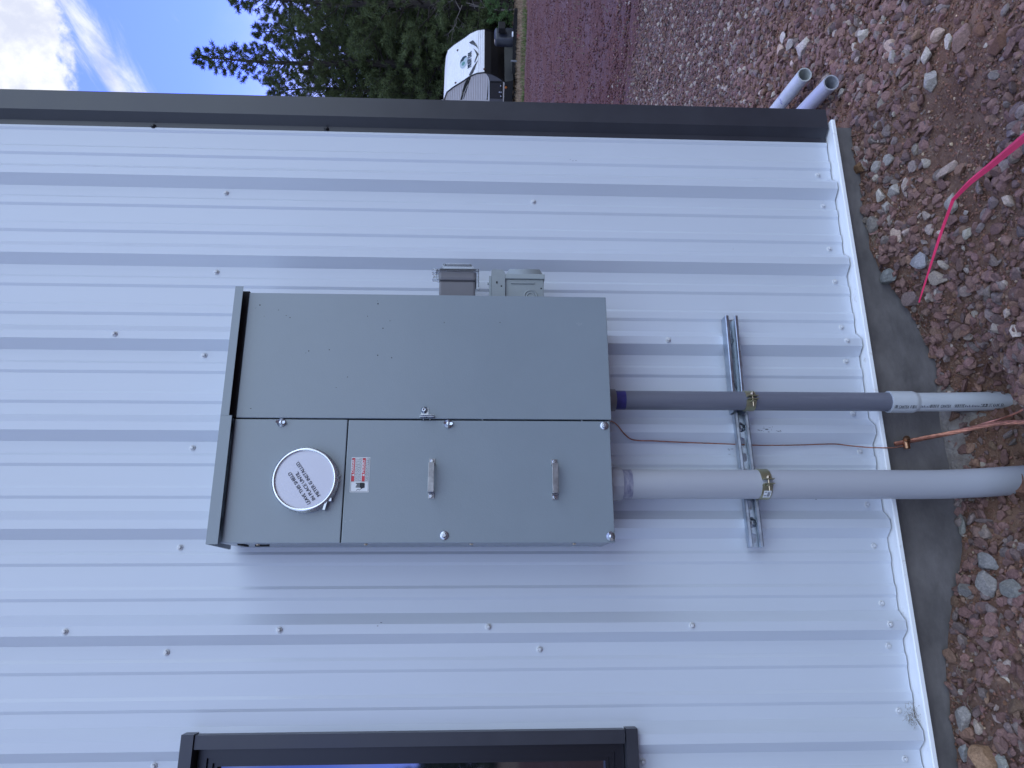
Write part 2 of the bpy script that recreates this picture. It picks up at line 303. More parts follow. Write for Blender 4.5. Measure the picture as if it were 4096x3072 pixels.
def rocks(name,label,pos,size,col,sub,nvar=14,sink=.3,cat='gravel'):
    r=rng; n=len(pos); var=[rock_variant(sub,r,.035 if sub>1 else .02) for _ in range(nvar)]; F=IC[sub][1]; nv=len(var[0]); V=np.array(var)[r.integers(0,nvar,n)]
    V=np.einsum('nij,nvj->nvi',rotm(r,n),V)*size[:,None,None]; z=H(pos[:,0],pos[:,1])+size*.5*(1-2*sink)
    V[:,:,0]+=pos[:,0:1]; V[:,:,1]+=pos[:,1:2]; V[:,:,2]+=z[:,None]
    faces=(F[None]+np.arange(n)[:,None,None]*nv).reshape(-1,3)
    me=bpy.data.meshes.new(name); me.vertices.add(n*nv); me.vertices.foreach_set('co',V.ravel()); me.loops.add(faces.size); me.loops.foreach_set('vertex_index',faces.ravel()); me.polygons.add(len(faces)); me.polygons.foreach_set('loop_start',np.arange(0,faces.size,3)); me.update(calc_edges=True)
    me.polygons.foreach_set('use_smooth',np.zeros(len(faces),bool))
    a=me.attributes.new('stone_col','FLOAT_COLOR','POINT'); cc=np.ones((n,nv,4)); cc[:,:,:3]=col[:,None,:]; a.data.foreach_set('color',cc.ravel()); me.materials.append(rm)
    o=link(bpy.data.objects.new(name,me)); tag(o,label,cat,kind='stuff'); return o
def keep(p):   # outside the building, in front of foundation
    return ((p[:,1]<-.018)|(p[:,0]>.34))
def dirtmask(p):   # bare fine dirt patches
    a=1.45*np.exp(-((p[:,0]+.07)/.30)**2-((p[:,1]+.47)/.15)**2)+.8*np.exp(-((p[:,0]-.15)/.2)**2-((p[:,1]+.62)/.3)**2)+.55*np.exp(-((p[:,0]-1.25)/.35)**2-((p[:,1]-.5)/.4)**2)
    return np.clip(a+.25*vnoise(p[:,0],p[:,1],3,7),0,1)
def scatter(n,x0,x1,y0,y1,s0,s1,power,mask=1.0):
    p=np.stack([rng.uniform(x0,x1,n),rng.uniform(y0,y1,n)],-1); p=p[keep(p)]; p=p[rng.random(len(p))>dirtmask(p)*mask]
    s=s0+(s1-s0)*rng.random(len(p))**power; return p,s
p1,s1=scatter(38000,-2.4,1.6,-1.15,1.15,.0055,.028,2.3,.95)
gr=(p1[:,1]+s1*.35<-.018)|(p1[:,0]>.4); p1,s1=p1[gr],s1[gr]
sm_=s1<.0105; rocks('pebbles','small reddish pebbles packed between the coarse stones along the wall',p1[sm_],s1[sm_],rock_cols(rng,int(sm_.sum()),.02),1,cat='pebbles'); p1,s1=p1[~sm_],s1[~sm_]
rocks('gravel','coarse reddish cinder gravel with grey and pale stones heaped along the foundation',p1,s1,rock_cols(rng,len(p1),.04),2)
p2,s2=scatter(90000,-2.8,1.8,-1.4,1.3,.0022,.009,1.5,.12)
rocks('fine_gravel','fine brown and red grit lying between the coarse stones near the wall',p2,s2,rock_cols(rng,len(p2),.03)*np.array([1.08,.96,.80]),1,cat='grit')
# gravel beyond the corner, thinning with distance
n=125000; a=rng.uniform(R(22),R(64),n)+rng.normal(0,R(5),n); d=rng.uniform(2.4,9.0,n); p3=np.stack([CP.x+d*np.sin(a),CP.y+d*np.cos(a)],-1)
k=keep(p3)&(p3[:,0]>.34)&((p3[:,0]>1.5)|(p3[:,1]>1.0)); p3=p3[k]; d=d[k]; s3=.007+.020*rng.random(len(p3))**2.2
k=rng.random(len(p3))<np.where(np.hypot(p3[:,0],p3[:,1])<4.55+.5*rng.random(len(p3)),1,.10); p3,s3=p3[k],s3[k]
pp=.012+.05*np.exp(-((np.hypot(p3[:,0]-2.2,p3[:,1]-2.2))/1.8)**2)
c3=rock_cols(rng,len(p3),.0); pm=rng.random(len(p3))<pp; c3=c3*.85; c3[pm]=PALE*rng.uniform(.6,.95,(pm.sum(),1)); s3[pm]*=1.25
rocks('loose_gravel','grey and pinkish gravel sheet spreading away beyond the building corner',p3,s3,c3,1)
n=34000; a=rng.uniform(R(22),R(60),n)+rng.normal(0,R(6),n); d=8+18*rng.random(n)**1.3; p4=np.stack([CP.x+d*np.sin(a),CP.y+d*np.cos(a)],-1); p4=p4[keep(p4)]; s4=.008+.02*rng.random(len(p4))**2
rocks('red_cinder','fine purplish red cinder covering the yard as far as the trees',p4,s4,rock_cols(rng,len(p4),.03)*np.array([.62,.46,.54]),1,nvar=8,cat='cinder')
# singled-out stones: photo position, extent, colour, label
PIN=(.47,.34,.26); GRN=(.38,.335,.29); LIT=(.50,.435,.36); TAN=(.36,.22,.13); RUS=(.17,.095,.05); GRY=(.23,.20,.17)
big=[(3448,140,44,48,LIT,'pale angular stone alone on the red gravel above the open pipe ends'),
(3195,190,95,60,LIT,'large wedge-shaped pale stone in the bright cluster near the two pipe ends'),
(3128,150,30,42,LIT,'small upright white stone at the edge of the pale cluster near the pipes'),
(3160,175,60,40,GRN,'grey granite stone with flat top inside the pale cluster near the pipes'),
(3120,195,36,46,PIN,'pinkish block stone at the near side of the pale cluster by the pipes'),
(3748,143,52,50,PIN,'rounded pinkish white stone beside the largest flat boulder at the photo edge'),
(3838,162,66,96,(.27,.17,.14),'largest flat brownish pink boulder on the loose dirt'),
(3790,165,34,46,LIT,'small pale stone leaning against the largest flat pink boulder'),
(3697,220,50,56,LIT,'pale elongated stone lying tilted above the bare dirt patch'),
(3536,228,34,52,(.36,.29,.22),'tan flat stone standing beside the orange clod'),
(3566,232,36,42,GRN,'grey speckled stone touching the tan flat stone'),
(3555,188,40,46,PIN,'warm speckled stone just above the tan and grey pair'),
(3716,326,56,68,GRN,'long pale granite slab at the edge of the bare dirt'),
(3358,376,34,34,LIT,'small bright stone close to the nearer open pipe end'),
(3776,680,78,50,(.46,.34,.27),'wedge of pinkish tan stone on bare dirt beside the pink tape'),
(3662,600,36,50,(.27,.22,.17),'brownish grey stone with rounded top at the dirt edge'),
(3540,636,66,42,GRN,'speckled granite stone with pointed right end near the foundation corner'),
(3457,640,34,36,LIT,'squarish pale stone beside the rusty flat stone'),
(3418,678,66,46,RUS,'rusty brown flat stone leaning on the concrete foundation'),
(3503,676,46,48,GRN,'grey crystalline stone between the rusty stone and the granite one'),
(3512,778,42,52,LIT,'light grey block stone two stones below the rusty one'),
(3570,766,52,48,GRN,'dark speckled granite stone next to the oval pinkish stone'),
(3618,753,42,60,(.42,.33,.28),'oval pinkish tan stone standing upright in red gravel'),
(3537,828,32,54,GRN,'narrow upright grey stone among dark red cinders'),
(3579,938,38,56,PIN,'peach coloured triangular stone in red gravel near the wall'),
(3492,902,50,66,GRY,'dark grey triangular granite stone against the foundation'),
(3672,1037,84,68,(.31,.29,.29),'big sparkling grey granite stone between foundation and pink tape'),
(3800,812,54,72,GRN,'grey stone lying under the bend of the pink tape'),
(3553,1113,66,66,(.20,.20,.185),'rough greenish grey stone half against the concrete'),
(3742,1108,74,52,(.36,.29,.23),'cream and pink stone just past the pink tape'),
(3638,1195,78,58,(.25,.18,.16),'brown banded stone at the lower end of the pink tape'),
(3952,2337,74,84,(.27,.245,.22),'faceted grey stone with a sharp ridge near the photo edge'),
(3935,2252,80,62,(.25,.235,.22),'rounded triangular grey stone left of the big conduit'),
(3864,2362,62,50,(.20,.185,.17),'smooth oval grey stone touching the foundation'),
(4029,2352,98,60,(.24,.23,.20),'long greenish grey striped stone at the photo edge'),
(3845,2100,34,66,(.27,.26,.22),'thin pale upright slab stone against the concrete near the big conduit'),
(3926,3019,92,92,TAN,'orange tan block stone in the bottom corner of the photo'),
(4002,3058,50,62,(.36,.35,.30),'pale grey stone beside the orange tan block'),
(3856,3008,50,54,(.32,.31,.29),'light granite stone left of the orange tan block'),
(3852,2876,52,74,(.30,.27,.24),'brownish grey tilted slab above the light granite stone'),
(3480,1330,46,44,(.22,.2,.19),'')][:40]
def single(name,x,y,w,h,col,label,cat='stone',group='large stones lying on the gravel',sub=3):
    p=G(x+w*.15,y,.01); d=(p-CP).length; sc=d/FPX; r=np.random.default_rng(int(x*7+y))
    v=rock_variant(sub,r,.012,13); v/=np.abs(v).max(0); su,sr=w*sc*.5,h*sc*.5
    v=v@rotm(r,1,.15)[0].T; q=v*np.array([sr*1.06,su*1.15,min(su,sr)*.75])
    bmv=[tuple(a) for a in q]; me=bpy.data.meshes.new(name); me.from_pydata(bmv,[],[tuple(int(i) for i in f) for f in IC[sub][1]])
    a=me.attributes.new('stone_col','FLOAT_COLOR','POINT'); a.data.foreach_set('color',np.tile([*col,1],(len(bmv),1)).ravel()); me.materials.append(rm)
    o=link(bpy.data.objects.new(name,me)); o.location=(p.x,p.y,float(H(p.x,p.y))+min(su,sr)*.42); o.rotation_euler.z=-R(17)
    return tag(o,label,cat,group)
for x,y,w,h,c_,l in big: single('stone',x,y,w,h,c_,l)
for x,y,w,h,l in [(4070,1950,70,120,'large brown dirt clod against the big grey conduit'),(4020,1665,70,66,'brown dirt clod stuck to the end of the white conduit'),(3985,180,90,75,'brown earth clod at the far dirt heap near the photo edge'),(3920,115,50,46,'smaller brown earth clod on the far dirt heap')]:
    single('dirt_clod',x,y,w,h,(.19,.10,.066),l,'clod','clods of brown earth')
# ------------------------------------------------------------ building
PITCH_R=.3048; HR=-.032
bld=empty('metal_building','white ribbed metal building with charcoal corner trim and dark window','building')
TOP=3.9; XL=-9.4
def rib_profile(x0,x1):
    pts=[]
    k=math.floor(-x1/PITCH_R)-1
    seq=[]
    for i in range(-2,40):
        c=-i*PITCH_R
        seq+=[(c-.0435,0),(c-.0135,HR),(c+.0135,HR),(c+.0435,0)]
        for fr in (1/3,2/3):
            m_=c-PITCH_R*fr; seq+=[(m_-.021,0),(m_-.012,-.0052),(m_+.012,-.0052),(m_+.021,0)]
    seq=sorted(seq); xs=[s_[0] for s_ in seq]; ys=[s_[1] for s_ in seq]
    pts=[(x0,float(np.interp(x0,xs,ys)))]+[(a,b) for a,b in seq if x0<a<x1]+[(x1,float(np.interp(x1,xs,ys)))]
    out_=[pts[0]]
    for p in pts[1:]:
        n_=max(1,int((p[0]-out_[-1][0])/.02)); 
        for j in range(1,n_+1): out_.append((pts_l(out_[-1],p,j,n_) if n_>1 else p)) if n_==1 else None
        if n_>1: out_.append(p)
    return out_
def pts_l(a,b,j,n): return b
WXR=-1.822; WZ0,WZ1=.892,2.092; WXL=-2.75
mb=MB()
def sheet(mb,x0,x1,z0,z1,th=.0012):
    pr=rib_profile(x0,x1); zs=[z0,z1]; n=len(pr)
    vs=[(a,b,z) for z in zs for a,b in pr]; mb.add(vs,[(i,i+1,n+i+1,n+i) for i in range(n-1)])
    vs=[(a,b+th,z0) for a,b in pr]+[(a,b,z0) for a,b in pr]; mb.add(vs,[(i,i+1,n+i+1,n+i) for i in range(n-1)])
sheet(mb,WXR,.20,0,TOP); sheet(mb,WXL,WXR,0,WZ0-.03); sheet(mb,WXL,WXR,WZ1+.01,TOP); sheet(mb,XL,WXL,0,TOP)
mb.build('wall_panel',M_white,bld,norm=False)
mb=MB(); mb.box((.29,.05,0),(.30,7.9,TOP)); mb.box((XL,7.88,0),(.29,7.9,TOP)); mb.box((XL-.02,.05,0),(XL,7.9,TOP)); mb.box((XL-.02,.06,-.0),(WXL-.02,.07,TOP)); mb.box((WXR+.03,.06,0),(.29,.07,TOP)); mb.box((WXL-.02,.06,0),(WXR+.03,.07,WZ0-.03));mb.box((WXL-.02,.06,WZ1+.03),(WXR+.03,.07,TOP))
mb.build('side_wall',M_white,bld)
mb=MB(); mb.hexa([(XL-.1,-.12,TOP),(.45,-.12,TOP),(.45,4,TOP+1.0),(XL-.1,4,TOP+1.0),(XL-.1,-.12,TOP+.08),(.45,-.12,TOP+.08),(.45,4,TOP+1.08),(XL-.1,4,TOP+1.08)])
mb.hexa([(XL-.1,4,TOP+1),(.45,4,TOP+1),(.45,8.1,TOP),(XL-.1,8.1,TOP),(XL-.1,4,TOP+1.08),(.45,4,TOP+1.08),(.45,8.1,TOP+.08),(XL-.1,8.1,TOP+.08)]); mb.build('roof',M_trim,bld)
mb=MB(); mb.box((XL,-.014,-.75),(.262,7.9,-.012)); mb.build('foundation',M_conc,bld)
# rough over-pour at the foot of the foundation
mb=MB(); n=70; m_=7; vs=[]
for i in range(n):
    X=-1.75+i*(1.25/(n-1)); fz=float(np.interp(X,WX,WZ)); e=math.exp(-((X+1.0)/.42)**4)
    for j in range(m_):
        t=j/(m_-1); Y=-.012-t*.085*e; vs.append((X,Y-.012*random.random()*t,fz+.012*e-.10*t*t*e-(1-e)*.06+.010*random.random()*t))
mb.add(vs,[(i*m_+j,(i+1)*m_+j,(i+1)*m_+j+1,i*m_+j+1) for i in range(n-1) for j in range(m_-1)],True); mb.build('rough_footing',M_crust,bld)
mb=MB(); prof=[(.012,-.004),(-.0445,-.006),(-.0475,-.009),(-.0475,-.020),(-.0445,-.020)]
mb.extrude(prof,(XL,0,0),(.272,0,0),(0,1,0),(0,0,1)); mb.build('base_sill',M_sill,bld,norm=False)
mb=MB(); mb.box((XL,-.0435,-.0225),(.270,-.0135,-.0205)); mb.build('sill_edge',mat('sill_raw_edge',(.30,.26,.22),.6),bld)
# corner trim
mb=MB(); cp=[(.197,-.0035),(.197,-.0015),(.222,-.0020),(.245,-.0345),(.327,-.0345),(.327,.085),(.30,.085)]
cp=[(.197,-.003),(.222,-.003),(.245,-.0345),(.326,-.0345),(.326,.085),(.301,.085)]
mb.extrude([(a,b) for a,b in cp],(0,0,.0015),(0,0,TOP),(1,0,0),(0,1,0)); ctr=mb.build('corner_trim',M_trim,bld,norm=False)
def screw_head(mb,c,r,ax=(0,-1,0)):
    mb.lathe(c,ax,[(r*1.55,0),(r*1.5,r*.28),(r*1.1,r*.42),(r*.98,r*.45)],14); mb.lathe(c,ax,[(r*.9,r*.4),(r*.86,r*1.25),(r*.62,r*1.45),(.0001,r*1.45)],6,False)
for x,y in [(614,506),(1306,517)]:
    p=W(x,y,-.004); mb=MB(); screw_head(mb,p,.0062); mb.build('trim_screw',M_black,ctr)
# wall screws
for x,y in [(904,773),(2133,808),(866,1089),(458,1336),(817,1422),(770,1792),(720,2190),(260,2527),(666,2610),(1117,2520),(1953,2507),(2158,2597),(2767,2502),(2672,1360),
    (3271,701),(3292,825),(3317,996),(3339,1127),(3365,1310),(3388,1363),(3383,1446),(3411,1655),(3439,1806),(3468,2019),(3495,2183),(3526,2413),(3560,2497),(3553,2583),(3594,2843),(3620,3036),(2571,3046),(616,3064)]:
    X=W(x,y,0).x; fr=abs((X/PITCH_R)-round(X/PITCH_R))*PITCH_R; Y=HR if fr<.016 else 0
    if fr>=.016 and fr<.045: Y=HR*(.045-fr)/.03
    p=W(x,y,Y-.0005); mb=MB(); screw_head(mb,p,.0062); mb.build('screw',mat('white_screw',(.66,.67,.68),.35),bld)
rr=random.Random(12)
for x,y,n_ in [(3075,1712,9),(3045,1716,6),(3110,1725,5),(2920,1800,4),(3300,1990,3),(3520,2070,3),(1500,2500,2),(2300,640,3),(2950,1010,3)]:
    mb=MB()
    for _ in range(n_):
        px_,py_=x+rr.gauss(0,14),y+rr.gauss(0,7); X=W(px_,py_,0).x; fr=abs((X/PITCH_R)-round(X/PITCH_R))*PITCH_R; Yw=HR if fr<.014 else (HR*(.0435-fr)/.03 if fr<.0435 else 0)
        p=W(px_,py_,Yw-.0062 if fr>=.0435 else Yw-.0008); a,b=rr.uniform(.001,.006),rr.uniform(.0005,.0014); t=rr.uniform(-.5,.5)
        mb.add([p+Vector((b*math.cos(q_)-a*math.sin(q_)*math.sin(t)*.3,0,a*math.sin(q_))) for q_ in (0,1,2.1,3.3,4.4,5.4)],[tuple(range(6))])
    sc_=mb.build('scuff_mark',mat('scuff_grey',(.20,.21,.24),.6),bld,norm=False); sc_['kind']='stuff'
# window
win=MB()
for a,b in [((WXL+.03,-.050,WZ0-.012),(WXR+.020,-.001,WZ0-.043)),((WXL+.03,-.050,WZ1-.006),(WXR+.024,-.001,WZ1+.030))]: pass
mbx=MB(); mbx.box((WXR-.014,-.046,WZ0-.012),(WXR+.022,.012,WZ1-.008)); mbx.box((WXL-.022,-.046,WZ0-.012),(WXL+.014,.012,WZ1-.008))
mbx.box((WXL-.024,-.052,WZ1-.006),(WXR+.025,.010,WZ1+.028)); mbx.box((WXL-.024,-.052,WZ0-.048),(WXR+.025,.010,WZ0-.015)); wd=mbx.build('window',M_trim,bld)
mbf=MB(); x0,x1=WXL+.015,WXR-.016; f=.044
def frame(mb,x0,x1,z0,z1,w,y0,y1):
    mb.box((x0,y0,z0),(x0+w,y1,z1)); mb.box((x1-w,y0,z0),(x1,y1,z1)); mb.box((x0+w,y0,z0),(x1-w,y1,z0+w)); mb.box((x0+w,y0,z1-w),(x1-w,y1,z1))
frame(mbf,x0,x1,WZ0-.013,WZ1-.009,.026,-.012,.05); frame(mbf,x0+.0265,x1-.0265,WZ0+.014,WZ1-.036,.014,-.004,.045); frame(mbf,x0+.041,x1-.041,WZ0+.029,WZ1-.051,.010,.004,.04); mbf.box(((x0+x1)/2-.02,.002,WZ0+.0395),((x0+x1)/2+.02,.038,WZ1-.0615)); mbf.build('sash',M_black,wd)
MB().box((x0+.046,.022,WZ0+.034),(x1-.046,.026,WZ1-.056)).build('pane',M_glass,wd); M_glass.node_tree.nodes['Principled BSDF'].inputs['IOR'].default_value=2.1
# ------------------------------------------------------------ meter enclosure
FY=-.230; XR,XM,XL2=-.543,-.9375,-1.2905; Z0,ZT=.917,2.004
enc=empty('meter_enclosure','large grey steel electrical panel with round meter cover on ribbed wall','electrical panel',(-.92,-.032,Z0))
MB().box((XL2+.002,FY+.020,Z0+.004),(XR-.002,-.032,ZT+.012),.002).build('body',M_grey,enc)
mb=MB(); mb.prism([(-.032,2.052),(-.252,2.040),(-.252,2.036),(-.032,2.046)],lambda u,v,d:Vector((d,u,v)),XL2-.004,XR+.010)
mb.box((XL2-.004,-.2535,2.0075),(XM+.003,-.2515,2.0395)); mb.box((XM+.0035,-.2535,2.0160),(XR+.010,-.2515,2.0395)); mb.build('hood',M_grey,enc)
MB().box((XM+.004,FY+.004,ZT+.001),(XR+.006,FY+.018,2.034)).build('hood_recess_shade',M_dark,enc)  # black box painted in for the shade under the hood lip
MB().box((XM+.0022,FY,Z0-.006),(XR,FY+.0195,ZT),.0022).build('breaker_door',M_grey,enc)
MB().box((XL2,FY-.001,1.6835),(XM-.0022,FY+.0195,ZT+.001),.002).build('meter_cover',M_grey,enc)
MB().box((XL2,FY,Z0),(XM-.0028,FY+.0195,1.6805),.0022).build('lower_cover',M_grey,enc)
MB().box((XM-.002,FY+.013,Z0+.003),(XM+.0015,FY+.0199,ZT)).build('door_gap',M_dark,enc)
# meter ring with shield
rc=W(1218,1917,FY-.022); RR=.0895
mb=MB(); c0=Vector((rc.x,FY-.001,rc.z)); mb.lathe(c0,(0,-1,0),[(RR+.002,0),(RR+.002,.004),(RR-.003,.006),(RR-.003,.016),(RR,.018),(RR+.0005,.023),(RR-.004,.0255),(RR-.0085,.0245),(RR-.0085,.021)],64); ring=mb.build('meter_ring',M_alu,enc)
mb=MB(); mb.lathe(c0,(0,-1,0),[(RR-.006,.0215),(RR-.02,.0222),(.0001,.0225)],64); mb.build('shield',M_plate,ring)
mb=MB(); lc=W(1322,2000,FY-.014); mb.bar(W(1316,1975,FY-.014),W(1296,2040,FY-.014),.006,.014,(0,1,0)); mb.bar(W(1337,1945,FY-.012),W(1318,1985,FY-.012),.007,.010,(0,1,0)); mb.box(lc-Vector((.004,.006,.004)),lc+Vector((.006,.006,.004)),.001); mb.build('ring_latch',M_zinc,ring)
ang=R(35.6); ca,sa=math.cos(ang),math.sin(ang); o0=W(1243,2012,FY-.0245); mb=MB()
for k,(line,dx) in enumerate([('LEAVE THIS SHIELD',.0),('IN PLACE UNTIL',.0015),('METER IS INSTALLED.',.003)]):
    def fn(u,v,k=k,dx=dx): 
        a,b=u+dx,v-k*.0165+.0; return Vector((o0.x+a*ca-b*sa,FY-.0245,o0.z+a*sa+b*ca))
    text_into(mb,line,.0140,fn,sx=.90 if k!=1 else .93,bold=.0002)
mb.build('shield_text',M_ink,ring,norm=False)
for x,y in [(1359,1905),(1358,1923)]:
    p=W(x,y,FY-.002); mb=MB(); mb.lathe(p,(0,-1,0),[(.0032,0),(.0032,.0012),(.0016,.0012),(.0015,-.001),(.0001,-.001)],12); mb.build('eyelet',M_zinc,enc)
# screws on the covers
def wing(x,y,tilt):
    p=W(x,y,FY-.002); mb=MB(); mb.lathe(p,(0,-1,0),[(.0125,0),(.0125,.0018),(.0075,.0022),(.0070,.007),(.0040,.010),(.0001,.0104)],20)
    for s_ in (-1,1):
        a=R(tilt)+(0 if s_>0 else math.pi); d=Vector((math.cos(a),-.45,math.sin(a))); q=p+Vector((0,-.006,0)); mb.prism([(0,-.003),(.012,-.0045),(.0155,0),(.012,.0045),(0,.003)],lambda u,v,t:q+d.normalized()*u+Vector((-math.sin(a),0,math.cos(a)))*v+Vector((0,t,0)),-.001,.001)
    return mb.build('wing_screw',M_zinc,enc)
wing(1126,1691,86); wing(1793,1696,82); wing(2442,2146,8)
for x,y in [(2417,1703),(1777,2142)]:
    p=W(x,y,FY-.001); mb=MB(); mb.lathe(p,(0,-1,0),[(.0125,0),(.0122,.0016),(.0075,.0022),(.0072,.0022)],20); mb.lathe(p,(0,-1,0),[(.0072,.002),(.0068,.007),(.005,.0078),(.0001,.0078)],6,False); mb.build('cover_bolt',M_zinc,enc)
# hasp on breaker door
p=W(1697,1640,FY-.002); mb=MB(); mb.box(p+Vector((-.018,.001,-.013)),p+Vector((.006,.0025,.008)),.0006); mb.lathe(p+Vector((0,0,0)),(0,-1,0),[(.0105,0),(.010,.002),(.0065,.004),(.006,.0065),(.0025,.0068),(.0022,.004),(.0001,.004)],18)
q=W(1708,1663,FY-.004); mb.box(q+Vector((-.002,-.012,-.021)),q+Vector((.0005,.004,.019)),.0006); mb.box(q+Vector((-.0065,-.010,-.022)),q+Vector((-.0035,.002,.020)),.001); mb.build('door_hasp',M_zinc,enc)
for x,y in [(1695,1678),(1721,1678),(1930,1680),(2328,1683),(1107,1672)]:
    mb=MB(); p=W(x,y,FY+.010); mb.lathe(p,(0,-1,0),[(.0028,0),(.0025,.003),(.0001,.0035)],8); mb.build('gap_rivet',M_zinc,enc)
# handles
def handle(xa,xb,y0,y1):
    xm=(xa+xb)/2; top_,bot=W(xm,y0,FY),W(xm,y1,FY); z=top_.z; xr,xl=top_.x,bot.x; w=.0085; mb=MB()
    mb.box((xr-.016,FY-.0025,z-w),(xr,FY-.0003,z+w),.0008); mb.box((xl,FY-.0025,z-w),(xl+.016,FY-.0003,z+w),.0008)
    mb.box((xr-.018,FY-.028,z-w),(xr-.0155,FY-.0003,z+w),.0006); mb.box((xl+.0155,FY-.028,z-w),(xl+.018,FY-.0003,z+w),.0006); mb.box((xl+.0155,FY-.0295,z-w),(xr-.0155,FY-.0265,z+w),.0009)
    h=mb.build('handle',mat('dull_handle_steel',(.33,.33,.34),.36,.85,var=.25,vscale=50),enc)
    for X in (xr-.0075,xl+.0075):
        mb=MB(); mb.lathe((X,FY-.0022,z),(0,-1,0),[(.0062,0),(.006,.0012),(.0001,.0013)],16); mb.lathe((X,FY-.0034,z),(0,-1,0),[(.0046,0),(.0044,.0035),(.0001,.0036)],6,False); mb.build('handle_bolt',M_zinc,h)
handle(1716,1742,1835,1995); handle(2203,2229,1838,1999)
# warning label
la,lb=W(1407,1829,FY-.0006),W(1474,1969,FY-.0006); lx1,lz1=la.x,la.z; lx0,lz0=lb.x,lb.z; lw,lh=lx1-lx0,lz1-lz0
def lab(u,v,d=0): return Vector((lx0+u*lw,FY-.0006-d,lz0+v*lh))
def rect(mb,u0,v0,u1,v1,d): mb.add([lab(u0,v0,d),lab(u1,v0,d),lab(u1,v1,d),lab(u0,v1,d)],[(0,1,2,3)])
mb=MB(); mb.box((lx0,FY-.0003,lz0),(lx1,FY-.0006,lz1)); wl=mb.build('warning_label',M_label,enc)
for v0_,v1_ in ((.80,.965),(.24,.40)): mb=MB(); rect(mb,.305,v0_,.975,v1_,.0003); mb.build('red_band',M_red,wl,norm=False)
mb=MB()
for v in (.825,.265):
    mt_=MB(); mt_.add([lab(.45,v,.0006),lab(.53,v,.0006),lab(.49,v+.13,.0006)],[(0,1,2)]); mt_.build('warning_triangle',M_label,wl,norm=False)
text_into(mb,'DANGER',.0098,lambda u,v:lab(.555,.845,.0006)+Vector((u,0,v)),sx=.95,bold=.00025); mb.build('label_lettering',M_label,wl,norm=False)
mb=MB(); text_into(mb,'PELIGRO',.0098,lambda u,v:lab(.555,.285,.0006)+Vector((u,0,v)),sx=.95,bold=.00025); mb.build('label_lettering',M_label,wl,norm=False)
mb=MB()
for u0,v0,u1,v1 in [(.02,.03,.98,.045),(.02,.955,.98,.97),(.02,.03,.027,.97),(.973,.03,.98,.97),(.29,.03,.296,.97)]: rect(mb,u0,v0,u1,v1,.0004)
for row in np.arange(.44,.79,.052):
    u=.32
    while u<.95:
        w_=random.uniform(.012,.05); rect(mb,u,row,min(u+w_,.96),row+.022,.0004); u+=w_+.014
for row in (.20,.155,.11,.065):
    u=.32
    while u<.95:
        w_=random.uniform(.012,.05); rect(mb,u,row,min(u+w_,.96),row+.022,.0004); u+=w_+.014
mb.add([lab(u,v,.0005) for u,v in [(.13,.22),(.25,.22),(.27,.30),(.27,.48),(.13,.48),(.11,.36)]],[tuple(range(6))])
for i in range(4): rect(mb,.135+i*.034,.47,.160+i*.034,.70-.03*(i%3),.0005)
rect(mb,.095,.36,.13,.42,.0005)
for a,b in [((.05,.66),(.09,.56)),((.09,.56),(.06,.50)),((.06,.50),(.10,.40))]:
    a,b=Vector(a),Vector(b); mb.add([lab(a.x-.008,a.y,.0005),lab(a.x+.008,a.y,.0005),lab(b.x+.008,b.y,.0005),lab(b.x-.008,b.y,.0005)],[(0,1,2,3)])
mb.build('label_print',M_ink,wl,norm=False)
# little screws and vents on the left side
for z_,n_ in [(W(1463,2178,FY+.05).z,1),(W(1885,2178,FY+.05).z,1),(W(2297,2178,FY+.05).z,1),(W(1032,2178,FY+.05).z,1)]:
    mb=MB(); mb.lathe((XL2+.001,FY+.05,z_),(-1,0,0),[(.0055,0),(.005,.003),(.0001,.0035)],8); mb.build('side_screw',M_gold,enc)
mb=MB(); mb.box((XL2-.003,FY+.03,1.962),(XL2+.002,FY+.10,1.972)); mb.box((XL2-.003,FY+.085,1.90),(XL2+.002,FY+.091,1.94)); mb.build('side_bracket',M_dark,enc)
# paint chips on the door
mb=MB(); rr=random.Random(4)
for x,y in [(1057,1265),(1023,1232),(1040,1220),(1145,1262),(1510,1203),(1512,1215),(1470,1265),(1532,1313),(1560,1283),(1317,1399),(1223,1412),(1235,1404),(1511,1421),(1567,1431),(1390,1508),(1003,1634),(1345,1550),(2000,1290),(1777,1290),(1114,1240),(1160,1270)]:
    p=W(x,y,FY-.0004); w_,h_=rr.uniform(.0006,.0024),rr.uniform(.0006,.003); a=rr.uniform(0,3); mb.add([p+Vector((math.cos(a+t)*w_,0,math.sin(a+t*1.02)*h_)) for t in (0,1.2,2.6,4.1,5.2)],[(0,1,2,3,4)])
mb.build('paint_chip',M_ink,enc,norm=False)['kind']='stuff'
